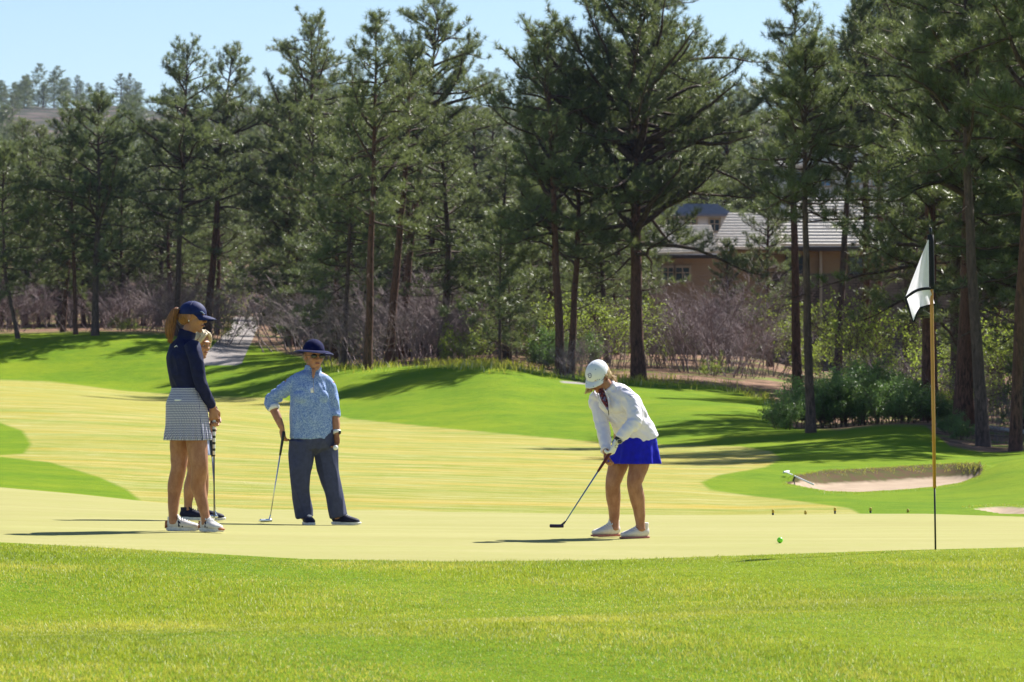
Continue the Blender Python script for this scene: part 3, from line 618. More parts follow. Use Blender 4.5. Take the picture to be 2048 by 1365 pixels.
Y = rng.uniform(105, 140, N); PX = rng.uniform(560, 1560, N); X = (PX - CX) / F_PX * Y; sw = samp(sd_wood, PX, Y); ok = (sw > -14) & (sw < 10) & (rng.uniform(0, 1, N) < .55 * np.exp(-(sw / 9) ** 2)) & (np.sin(PX * .021) + np.sin(PX * .057 + Y) > -.6) & (samp(sd_path, PX, Y) < -1)
X, Y, PX = X[ok], Y[ok], PX[ok]
tag(blades('meadow_grass', X, Y, ground(PX, Y), rng.uniform(.08, .28, len(X)), rng.uniform(.006, .014, len(X)), 6), 'unmown grass fringe between the mound and the wood', 'grass')

# ---------------------------------------------------------------- houses
import bmesh
def W3(px, row, d, dy=0.0):
    return Vector(((px - CX) / F_PX * d, d + dy, CAMZ + (HOR - row) / F_PX * d))
def quads_mesh(name, qs, mat, parent):
    V = []; Q = []
    for q in qs:
        Q.append([len(V) + i for i in range(4)]); V += [tuple(p) for p in q]
    return obj(name, mesh_np(name, V, quads=Q), mat, parent)
def box(name, a, b, mat, parent, bev=0.0):
    x0, y0, z0 = a; x1, y1, z1 = b
    bm = bmesh.new(); bmesh.ops.create_cube(bm, size=1)
    for v in bm.verts: v.co = Vector((x0 + (v.co.x + .5) * (x1 - x0), y0 + (v.co.y + .5) * (y1 - y0), z0 + (v.co.z + .5) * (z1 - z0)))
    if bev: bmesh.ops.bevel(bm, geom=bm.edges[:], offset=bev, segments=1, affect='EDGES')
    me = bpy.data.meshes.new(name); bm.to_mesh(me); bm.free(); return obj(name, me, mat, parent)
def roof(name, el, er, rl, rr_, n, mat, parent, t=.12):
    el, er, rl, rr_ = map(Vector, (el, er, rl, rr_)); nrm = (er - el).cross(rl - el).normalized()
    if nrm.z < 0: nrm = -nrm
    qs = []
    for i in range(n):
        a, b = i / n, (i + 1) / n
        L0, L1 = el.lerp(rl, a), el.lerp(rl, b); R0, R1 = er.lerp(rr_, a), er.lerp(rr_, b)
        qs += [(L0 + nrm * t, R0 + nrm * t, R1 + nrm * .012, L1 + nrm * .012), (L0, R0, R0 + nrm * t, L0 + nrm * t)]
    return quads_mesh(name, qs, mat, parent)
m = NT('roof_shakes'); v = m.pos((1, 1, 1)); c = m.mix(m.ramp(m.noise(m.pos((3, 1, 12)), 2.2, 4, .7), .3, .7), (.64, .58, .53), (.84, .79, .73)); m.bump(m.noise(m.pos((8, 1, 1)), 3, 3), .5, .03); ROOF = m.fin(c, .55, .35)
m = NT('slate_roof'); c = m.mix(m.ramp(m.noise(m.pos(), 3, 4, .7), .3, .7), (.13, .15, .20), (.20, .22, .28)); SLATE = m.fin(c, .55, .35)
def siding(name, a, b, pitch=.16):
    m = NT(name); P = m.pos(); sx = m.new('ShaderNodeSeparateXYZ'); m.l.new(P, sx.inputs[0])
    f = m.math('FRACT', m.math('DIVIDE', sx.outputs[2], pitch)); c = m.mix(m.ramp(m.noise(P, 1.5, 4), .3, .7), a, b); m.bump(f, .6, .03); return m.fin(c, .7, .2)
SIDE = siding('beige_siding', (.23, .16, .095), (.29, .205, .12)); TAN = siding('tan_wall', (.28, .20, .14), (.33, .245, .17), .3)
WHITEW = siding('white_siding', (.55, .56, .60), (.66, .67, .70))
m = NT('stone_wall'); b = m.new('ShaderNodeTexBrick'); m.l.new(m.coord('Object', (1, 1, 1), (math.radians(90), 0, 0)), b.inputs[0]); b.inputs['Scale'].default_value = 2.2; b.inputs['Mortar Size'].default_value = .04
b.inputs[1].default_value = (.16, .125, .10, 1); b.inputs[2].default_value = (.10, .08, .07, 1); b.inputs[3].default_value = (.04, .035, .03, 1); m.bump(b.outputs[1], -.8, .03); STONE = m.fin(m.mix(m.ramp(m.noise(m.pos(), 2, 4), .3, .7), b.outputs[0], (.19, .15, .12)), .85, .2)
TRIM = simple('dark_trim', (.05, .04, .035), .6); WTRIM = simple('pale_trim', (.36, .30, .23), .5); GLASS = simple('window_glass', (.03, .05, .07), .08, .8); BGLASS = simple('blue_glass', (.05, .16, .34), .1, .8)

def window(parent, px0, px1, r0, r1, d, glass=None, fr=None):
    a = W3(px0, r1, d); b = W3(px1, r0, d); w = obj_frame = None
    f = fr or WTRIM; t = .09
    bm = bmesh.new()
    def bx(x0, x1, z0, z1, y0, y1):
        r = bmesh.ops.create_cube(bm, size=1)
        for v in r['verts']: v.co = Vector((x0 + (v.co.x + .5) * (x1 - x0), y0 + (v.co.y + .5) * (y1 - y0), z0 + (v.co.z + .5) * (z1 - z0)))
    bx(a.x - t, a.x, a.z, b.z, d - .07, d + .1); bx(b.x, b.x + t, a.z, b.z, d - .07, d + .1); bx(a.x - t, b.x + t, b.z, b.z + t, d - .08, d + .1); bx(a.x - t * 1.4, b.x + t * 1.4, a.z - t, a.z, d - .12, d + .1)
    mx = (a.x + b.x) / 2; bx(mx - .025, mx + .025, a.z, b.z, d - .05, d + .02); mz = a.z + (b.z - a.z) * .62; bx(a.x, mx - .025, mz - .02, mz + .02, d - .05, d + .02); bx(mx + .025, b.x, mz - .02, mz + .02, d - .05, d + .02)
    me = bpy.data.meshes.new('window'); bm.to_mesh(me); bm.free(); w = obj('window', me, f, parent)
    box('pane', (a.x, d - .03, a.z), (b.x, d - .015, b.z), glass or GLASS, w)
def loc_of(o): return o
hs = tag(empty('house'), 'long beige house with pale shake roof and stone base among the pines', 'house')
D0 = 165.0
wl_, wr_ = W3(1470, 500, D0), W3(2030, 500, D0); zb = 1.2; zs = W3(0, 548, D0).z
box('wall', (wl_.x, D0, zs), (wr_.x, D0 + 8, W3(0, 497, D0).z), SIDE, hs); box('stone_base', (wl_.x - .06, D0 - .06, zb), (wr_.x + .06, D0 + 8.06, zs), STONE, hs)
roof('roof', W3(1532, 494, D0, -.7), W3(2060, 494, D0, -.7), W3(1606, 388, D0, 4.2), W3(2040, 388, D0, 4.2), 15, ROOF, hs)
e1, e2 = W3(1532, 494, D0, -.7), W3(1606, 388, D0, 4.2); roof('roof', W3(1532, 494, D0, 9), e1, e2, e2 + Vector((0, .01, 0)), 15, ROOF, hs)
box('fascia', (e1.x, D0 - .74, W3(0, 498, D0).z - .12), (W3(2060, 0, D0).x, D0 - .70, W3(0, 495, D0).z), TRIM, hs)
box('soffit', (e1.x, D0 - .70, W3(0, 498, D0).z - .04), (W3(2060, 0, D0).x, D0 - .002, W3(0, 498, D0).z), TRIM, hs)
for r in ((1575, 1605, 516, 552), (1700, 1724, 516, 548), (1800, 1840, 516, 550), (1900, 1930, 516, 550)): window(hs, *r, D0, None, TRIM)
dp = W3(1641, 500, D0); box('downspout', (dp.x - .06, D0 - .2, zb), (dp.x + .06, D0 - .08, dp.z), WTRIM, hs, .01)
# middle gable
D1 = 163.0; a = W3(1440, 502, D1); b = W3(1545, 502, D1)
box('wall', (a.x, D1, zb), (b.x, D0 - .07, a.z), SIDE, hs)
roof('roof', W3(1418, 500, D1, -.6), W3(1560, 500, D1, -.6), W3(1470, 418, D1, 4.4), W3(1560, 418, D1, 4.4), 13, ROOF, hs)
# left wing
D2 = 160.0; a = W3(1296, 512, D2); b = W3(1441, 512, D2)
box('wall', (a.x, D2, zb), (b.x, D2 + 7, a.z), TAN, hs)
roof('roof', W3(1290, 512, D2, -.5), W3(1440, 508, D2, -.5), W3(1322, 444, D2, 3.6), W3(1430, 444, D2, 3.6), 11, ROOF, hs)
box('fascia', (W3(1290, 0, D2).x, D2 - .56, W3(0, 518, D2).z), (W3(1440, 0, D2).x, D2 - .51, W3(0, 511, D2).z), TRIM, hs)
for r in ((1288 + 14, 1318, 524, 548), (1326, 1346, 536, 560), (1352, 1378, 536, 562)): window(hs, *r, D2)
lp_ = W3(1321, 538, D2); box('wall_lamp', (lp_.x - .07, D2 - .16, lp_.z - .2), (lp_.x + .07, D2 - .02, lp_.z + .12), TRIM, hs, .03)
hb = tag(empty('house'), 'white walled house with blue glass and grey roof high behind the beige house', 'house')
D3 = 206.0
box('wall', (W3(1560, 0, D3).x, D3, 2), (W3(1790, 0, D3).x, D3 + 8, W3(0, 332, D3).z), WHITEW, hb)
roof('roof', W3(1545, 334, D3, -.7), W3(1805, 334, D3, -.7), W3(1590, 288, D3, 4), W3(1770, 288, D3, 4), 8, ROOF, hb)
for r in ((1698, 1722, 342, 366), (1640, 1660, 345, 372), (1592, 1612, 345, 372), (1600, 1630, 390, 420), (1745, 1768, 345, 372)): window(hb, *r, D3, BGLASS)
hc = tag(empty('house'), 'pale house with slate blue roof glimpsed left of the beige house roof', 'house')
D4 = 196.0
box('wall', (W3(1300, 0, D4).x, D4, 2), (W3(1460, 0, D4).x, D4 + 7, W3(0, 432, D4).z), WHITEW, hc)
roof('roof', W3(1292, 434, D4, -.6), W3(1468, 434, D4, -.6), W3(1330, 402, D4, 4), W3(1440, 402, D4, 4), 7, SLATE, hc)
for r in ((1335, 1352, 440, 462), (1372, 1392, 440, 462), (1420, 1438, 440, 462)): window(hc, *r, D4)

# ---------------------------------------------------------------- soft shapes for figures and small things
class Soup:
    def __init__(s): s.v = []; s.f = []
    def ell(s, c, r, R=None, seg=18, rings=12):
        c = Vector(c); n = len(s.v); R = R or Matrix.Identity(3)
        s.v.append(c + R @ Vector((0, 0, r[2])))
        for i in range(1, rings):
            a = math.pi * i / rings
            for j in range(seg):
                b = 2 * math.pi * j / seg; s.v.append(c + R @ Vector((r[0] * math.sin(a) * math.cos(b), r[1] * math.sin(a) * math.sin(b), r[2] * math.cos(a))))
        s.v.append(c + R @ Vector((0, 0, -r[2]))); last = len(s.v) - 1
        for j in range(seg):
            j2 = (j + 1) % seg; s.f.append((n, n + 1 + j, n + 1 + j2)); s.f.append((last, last - seg + j2, last - seg + j))
            for i in range(rings - 2):
                a = n + 1 + i * seg; s.f.append((a + j, a + seg + j, a + seg + j2, a + j2))
        return s
    def tube(s, pts, rad, side=None, n=16, sub=4, cap=.5, sq=2.0):
        pts = [Vector(p) for p in pts]; rad = [(r, r) if not isinstance(r, tuple) else r for r in rad]
        if sub > 1 and len(pts) > 2:
            P, R = [], []
            for i in range(len(pts) - 1):
                p0 = pts[max(i - 1, 0)]; p1 = pts[i]; p2 = pts[i + 1]; p3 = pts[min(i + 2, len(pts) - 1)]
                for k in range(sub):
                    t = k / sub; P.append(.5 * ((2 * p1) + (p2 - p0) * t + (2 * p0 - 5 * p1 + 4 * p2 - p3) * t * t + (3 * p1 - p0 - 3 * p2 + p3) * t ** 3))
                    u = t * t * (3 - 2 * t); R.append((rad[i][0] * (1 - u) + rad[i + 1][0] * u, rad[i][1] * (1 - u) + rad[i + 1][1] * u))
            P.append(pts[-1]); R.append(rad[-1]); pts, rad = P, R
        k = len(pts); base = len(s.v); side = Vector(side) if side is not None else None
        for i in range(k):
            t = (pts[min(i + 1, k - 1)] - pts[max(i - 1, 0)]).normalized()
            sd = side if side is not None else (Vector((1, 0, 0)) if abs(t.x) < .8 else Vector((0, 1, 0)))
            sd = (sd - t * sd.dot(t)).normalized(); b = t.cross(sd)
            for j in range(n):
                a = 2 * math.pi * j / n; ca, sa = math.cos(a), math.sin(a)
                e = 2 / sq; ca = math.copysign(abs(ca) ** e, ca); sa = math.copysign(abs(sa) ** e, sa)
                s.v.append(pts[i] + sd * rad[i][0] * ca + b * rad[i][1] * sa)
        for i in range(k - 1):
            for j in range(n):
                j2 = (j + 1) % n; a = base + i * n; s.f.append((a + j, a + j2, a + n + j2, a + n + j))
        for end, i0, dirn in ((0, base, pts[0] - pts[1]), (1, base + (k - 1) * n, pts[-1] - pts[-2])):
            r = min(rad[0 if end == 0 else -1]); s.v.append(pts[0 if end == 0 else -1] + dirn.normalized() * r * cap); c = len(s.v) - 1
            for j in range(n):
                j2 = (j + 1) % n; s.f.append((c, i0 + j2, i0 + j) if end == 0 else (c, i0 + j, i0 + j2))
        return s
    def me(s, name, smooth=True):
        me = bpy.data.meshes.new(name); me.from_pydata([tuple(v) for v in s.v], [], s.f); me.update()
        if smooth: me.polygons.foreach_set('use_smooth', [True] * len(me.polygons))
        return me
def plain(name, soup, mat, parent, smooth=True): return obj(name, soup.me(name, smooth), mat, parent)
def fuse(name, soup, mat, parent, voxel=.006, sm=3, wr=0.0, wsc=(14, 14, 6), seed=0, cut=None):
    """union of the pieces into one continuous surface"""
    me = soup.me(name + '_raw'); t = bpy.data.objects.new('tmp', me); C.objects.link(t)
    r = t.modifiers.new('r', 'REMESH'); r.mode = 'VOXEL'; r.voxel_size = voxel; r.use_smooth_shade = True
    if sm: s_ = t.modifiers.new('s', 'SMOOTH'); s_.iterations = sm; s_.factor = .5
    dg = bpy.context.evaluated_depsgraph_get(); dg.update(); m2 = bpy.data.meshes.new_from_object(t.evaluated_get(dg)); m2.name = name
    bpy.data.objects.remove(t); bpy.data.meshes.remove(me)
    if cut:
        bm = bmesh.new(); bm.from_mesh(m2)
        bmesh.ops.delete(bm, geom=[f for f in bm.faces if cut(f.calc_center_median())], context='FACES'); bm.to_mesh(m2); bm.free()
    if wr:
        nv = len(m2.vertices); co = np.zeros(nv * 3, np.float32); m2.vertices.foreach_get('co', co); co = co.reshape(-1, 3)
        no = np.zeros(nv * 3, np.float32); m2.vertex_normals.foreach_get('vector', no); no = no.reshape(-1, 3)
        dsp = np.array([mnoise.noise(Vector((c[0] * wsc[0] + seed, c[1] * wsc[1], c[2] * wsc[2] + c[0] * wsc[0] * .5))) for c in co])
        dsp = (1 - np.abs(dsp) * 2.4) * wr; co = co + no * dsp[:, None]; m2.vertices.foreach_set('co', co.ravel())
    m2.polygons.foreach_set('use_smooth', [True] * len(m2.polygons)); m2.update(); m2.materials.clear()
    return obj(name, m2, mat, parent)
def frame(F, U):
    F = Vector(F).normalized(); U = Vector(U); U = (U - F * U.dot(F)).normalized(); S = F.cross(U)
    return Matrix((S, F, U)).transposed()          # columns right, forward, up
def plate(name, grid, th, mat, parent):
    """grid of points thickened by th"""
    nu, nv = len(grid), len(grid[0]); V = [tuple(p) for r in grid for p in r]
    Q = [(i * nv + j, (i + 1) * nv + j, (i + 1) * nv + j + 1, i * nv + j + 1) for i in range(nu - 1) for j in range(nv - 1)]
    me = bpy.data.meshes.new(name); me.from_pydata(V, [], Q); me.update(); me.polygons.foreach_set('use_smooth', [True] * len(Q))
    o = obj(name, me, mat, parent)
    if th: s_ = o.modifiers.new('t', 'SOLIDIFY'); s_.thickness = th; s_.offset = 0
    return o

# ---------------------------------------------------------------- small course things
WHITE = simple('white_paint', (.80, .80, .80), .4); BLACK = simple('black_plastic', (.018, .018, .02), .45); CHROME = simple('polished_steel', (.65, .66, .68), .22, .5, 1.0, var=.05)
FLAGW = simple('flag_cloth', (.86, .83, .92), .8, .2, var=.03, trans=.48); FLAGB = simple('flag_binding', (.012, .011, .018), .8)
m = NT('pole_paint'); POLE = m.fin(m.mix(m.ramp(m.noise(m.coord('Object', (1, 1, .1)), 60, 3), .3, .7), (.50, .20, .035), (.64, .30, .06)), .35, .5)
DF = 26.5; fl = tag(empty('golf_flag', W3(1871, 1098, DF)), 'white flag with black binding drooping on a yellow pole near the front of the green', 'golf flag')
def fp(px, row, dy=0.0): return W3(px, row, DF, dy) - fl.location
def lean(row): return 1871 - (1098 - row) * .0155
plain('lower_pole', Soup().tube([fp(lean(1104), 1104), fp(lean(976), 976)], [.0065, .0065], n=12, sub=1, cap=.1), BLACK, fl)
plain('upper_pole', Soup().tube([fp(lean(976), 976), fp(lean(700), 700), fp(lean(470), 470)], [.0115, .0135, .0105], n=14, sub=2, cap=.2), POLE, fl)
plain('pole_top', Soup().tube([fp(lean(472), 472), fp(lean(456), 456)], [.012, .009], n=12, sub=1, cap=.6), BLACK, fl)
sl = plain('sleeve', Soup().tube([fp(lean(579), 579), fp(lean(530), 530), fp(lean(470), 470)], [(.022, .018)] * 3, n=16, sub=3, cap=.05), FLAGB, fl)
def lerp2(a, b, t): return (a[0] + (b[0] - a[0]) * t, a[1] + (b[1] - a[1]) * t)
def bez(p, t):
    while len(p) > 1: p = [lerp2(p[i], p[i + 1], t) for i in range(len(p) - 1)]
    return p[0]
g1 = []; N1 = 22
for i in range(N1 + 1):
    v = i / N1; h = (1856.5, 481 + v * 97); o_ = bez([(1855, 480), (1838, 520), (1809, 597)], v); row_ = []
    for j in range(N1 + 1):
        u = j / N1; q = lerp2(h, o_, u); sag = math.sin(u * math.pi) * v * 5
        dep = -.03 - .05 * math.sin(u * 2.6) * v - .018 * math.sin(u * 9 + v * 2) * v
        row_.append(fp(q[0], q[1] + sag * (1 - v) , dep))
    g1.append(row_)
plate('cloth', g1, 0, FLAGW, fl)
g2 = []
for i in range(N1 + 1):
    u = i / N1; tp_ = bez([(1859, 578), (1835, 577), (1820, 585), (1809, 598)], u); lo_ = np.interp(u, [0, .12, .45, .62, .8, 1], [609, 611, 617, 624, 647, 599]); lx = np.interp(u, [0, .12, .45, .62, .8, 1], [1870, 1860, 1838, 1834, 1826, 1810]); row_ = []
    for j in range(N1 + 1):
        v = j / N1; q = lerp2(tp_, (lx, lo_), v); dep = -.02 - .05 * math.sin(u * 2.6) + .03 * v * math.sin(u * 11) + .02 * v
        row_.append(fp(q[0], q[1], dep))
    g2.append(row_)
plate('cloth', g2, 0, FLAGW, fl)
hem = [Vector((g2[i][0].x, min(g1[N1][min(N1, int(i))].y, g2[i][0].y) - .020, g2[i][0].z)) for i in range(N1 + 1)]; plain('binding', Soup().tube(hem, [(.010, .003)] * (N1 + 1), side=(0, 0, 1), n=8, sub=1), FLAGB, fl)
hem = [g2[i][N1] for i in range(N1 + 1)]; plain('binding', Soup().tube(hem, [(.008, .003)] * (N1 + 1), side=(0, 0, 1), n=8, sub=1), FLAGB, fl)
# the hole liner at the foot of the pole is below sight; ball
bl = Soup().ell((0, 0, 0), (.0215,) * 3, seg=32, rings=24); o = obj('golf_ball', bl.me('golf_ball'), simple('ball_green', (.22, .85, .03), .3, .5, var=.03))
o.location = W3(1560, 1083, 27.5); o.location.z = float(ground(1560, 27.5)) + .0215; tag(o, 'bright green golf ball rolling on the putting green towards the flag', 'golf ball')
YEL = simple('stake_yellow', (.55, .40, .05), .6)
for i, (px, top, hb_) in enumerate([(1546, 1020, .03), (1611, 1022, .025), (1670, 1016, .05), (1741, 1016, .045), (1816, 1019, .03)]):
    d = 41.0; st = empty('marker_peg', at(px, d)); z = CAMZ + (HOR - top) / F_PX * d - st.location.z; r_ = .011
    plain('post', Soup().tube([(0, 0, -.05), (0, 0, z - .03)], [r_, r_], n=10, sub=1, cap=.1), BLACK, st); plain('cap', Soup().tube([(0, 0, z - .03), (0, 0, z)], [r_ * 1.35, r_ * 1.2], n=10, sub=1, cap=.4), YEL, st)
    tag(st, ['leftmost small yellow peg at the back edge of the green', 'second small yellow peg from the left behind the green', 'tall black and yellow peg in the middle of the row behind the green', 'dark peg fourth from the left behind the green', 'rightmost small yellow topped peg behind the green'][i], 'marker', 'pegs behind the green')
rk = empty('bunker_rake', W3(1600, 968, 58)); tag(rk, 'white handled rake lying on the left end of the large bunker', 'rake')
q = lambda px, d, h: Vector(((px - CX) / F_PX * d, d, float(ground(px, d)) + h)) - rk.location
plain('handle', Soup().tube([q(1572, 63, .08), q(1627, 57.2, .06)], [.013, .013], n=8, sub=1), WHITE, rk)
plain('rake_head', Soup().tube([q(1568, 62.7, .08), q(1577, 63.4, .08)], [.02, .02], n=8, sub=1), WHITE, rk)
lg = Soup().tube([at(1960, 88) + Vector((0, 0, .12)), at(2000, 88) + Vector((0, 0, .10)), at(2060, 87) + Vector((0, 0, .07)), at(2100, 87) + Vector((0, 0, .1))], [.04, .045, .05, .05], n=10)
tag(obj('fallen_log', lg.me('fallen_log'), simple('pale_wood', (.42, .38, .38), .8)), 'pale bare log lying in the scrub at the right edge of the photo', 'log')

# ---------------------------------------------------------------- people
m = NT('skin'); n1 = m.noise(m.coord('Object', (1, 1, .6)), 13, 5, .7); c = m.mix(m.ramp(n1, .35, .65), (.29, .12, .065), (.45, .225, .135)); c = m.mix(m.math('MULTIPLY', m.ramp(m.noise(m.coord('Object'), 160, 2), .6, .75), .35), c, (.33, .14, .08))
m.b.inputs['Subsurface Weight'].default_value = .08; m.b.inputs['Subsurface Radius'].default_value = (.01, .004, .002); SKIN = m.fin(c, .5, .35)
NAVY = simple('navy_knit', (.006, .009, .055), .75, .25, var=.2, bump=.3, bscale=300); NAVYCAP = simple('navy_cap', (.005, .013, .095), .7, .3, var=.15, bump=.3, bscale=400)
NAVYHAT = simple('navy_felt_hat', (.003, .005, .055), .9, .2, var=.15, bump=.4, bscale=300); HATEDGE = simple('hat_binding', (.03, .04, .14), .8)
PANTS = simple('slate_trousers', (.050, .058, .12), .8, .25, var=.12, bump=.2, bscale=500); ROYAL = simple('royal_blue_skirt', (.004, .006, .55), .6, .3, var=.12, trans=.12)
JACKET = simple('white_jacket', (.78, .74, .84), .6, .3, var=.02, bump=.15, bscale=300); WHITEC = simple('white_cotton', (.78, .78, .80), .8, .2, var=.03)
RUBBER = simple('white_sole', (.72, .71, .70), .6); GUM = simple('gum_sole', (.42, .14, .05), .6); SHOEW = simple('white_shoe', (.68, .64, .62), .7, .2, var=.06, bump=.3, bscale=250); SHOEN = simple('navy_shoe', (.008, .009, .035), .7, .3)
SHOEG = simple('beige_suede', (.52, .44, .40), .85, .2); LACE = simple('laces', (.72, .71, .72), .8); DARKG = simple('dark_lens', (.008, .008, .008), .12, .8); GOLD = simple('gold', (.8, .6, .3), .25, .5, 1.0)
LIPS = simple('lips', (.30, .10, .08), .5); EYEW = simple('eye_white', (.38, .34, .32), .3); IRIS = simple('iris', (.05, .035, .03), .2); BROW = simple('eyebrow', (.12, .06, .03), .8)
PINKS = simple('pink_sole', (.45, .16, .14), .6); GLOVE = simple('white_glove', (.74, .74, .74), .6, .3, var=.03); GRIPR = simple('dark_red_grip', (.10, .012, .015), .6); SHAFTB = simple('blue_steel_shaft', (.16, .27, .42), .25, .5, .8, var=.05)
PURP = simple('dark_purple_head', (.035, .018, .06), .3, .5, .5)
def hairmat(name, a, b):
    m = NT(name); n = m.noise(m.coord('Object', (1, 1, .12)), 120, 4, .7); c = m.mix(m.ramp(n, .35, .65), a, b); m.bump(n, .8, .006); return m.fin(c, .45, .5, .15)
HAIRA = hairmat('auburn_hair', (.11, .04, .014), (.42, .18, .06)); HAIRB = hairmat('grey_brown_hair', (.16, .09, .05), (.33, .2, .12)); HAIRC = hairmat('blonde_hair', (.45, .28, .13), (.75, .55, .32)); HAIRD = hairmat('pale_blonde_hair', (.48, .36, .22), (.78, .66, .46))
# checked skirt
m = NT('navy_white_check'); uv = m.new('ShaderNodeUVMap'); sx = m.new('ShaderNodeSeparateXYZ'); m.l.new(uv.outputs[0], sx.inputs[0])
fx = m.math('FRACT', m.math('DIVIDE', sx.outputs[0], .0125)); fy = m.math('FRACT', m.math('DIVIDE', sx.outputs[1], .0125))
wv = m.math('MULTIPLY', m.math('GREATER_THAN', fx, .30), m.math('GREATER_THAN', fy, .30)); CHECK = m.fin(m.mix(wv, (.05, .055, .20), (.66, .65, .75)), .7, .2)
# blue patterned top
m = NT('blue_print'); vo = m.new('ShaderNodeTexVoronoi'); m.l.new(m.coord('Object'), vo.inputs[0]); vo.inputs['Scale'].default_value = 95; n2 = m.noise(m.coord('Object'), 115, 2, .6, 2.0)
f = m.math('MULTIPLY', m.ramp(n2, .47, .53), m.ramp(vo.outputs[0], .15, .4)); PRINT = m.fin(m.mix(f, (.075, .165, .48), (.40, .52, .76)), .7, .25)
m = NT('floral_print'); vo = m.new('ShaderNodeTexVoronoi'); m.l.new(m.coord('Object'), vo.inputs[0]); vo.inputs['Scale'].default_value = 100
rmp = m.new('ShaderNodeValToRGB'); m.l.new(vo.outputs['Color'], rmp.inputs[0]); e = rmp.color_ramp.elements; e[0].color = (.05, .015, .03, 1); e[1].color = (.65, .5, .35, 1); x = e.new(.45); x.color = (.18, .04, .05, 1); x = e.new(.7); x.color = (.16, .15, .3, 1)
rmp.color_ramp.interpolation = 'CONSTANT'; FLORAL = m.fin(rmp.outputs[0], .8, .2)
# dotted white cap
m = NT('white_dotted_cap'); vo = m.new('ShaderNodeTexVoronoi'); m.l.new(m.coord('Object'), vo.inputs[0]); vo.inputs['Scale'].default_value = 42; CAPW = m.fin(m.mix(m.math('LESS_THAN', vo.outputs[0], .16), (.76, .77, .82), (.16, .18, .30)), .7, .25)

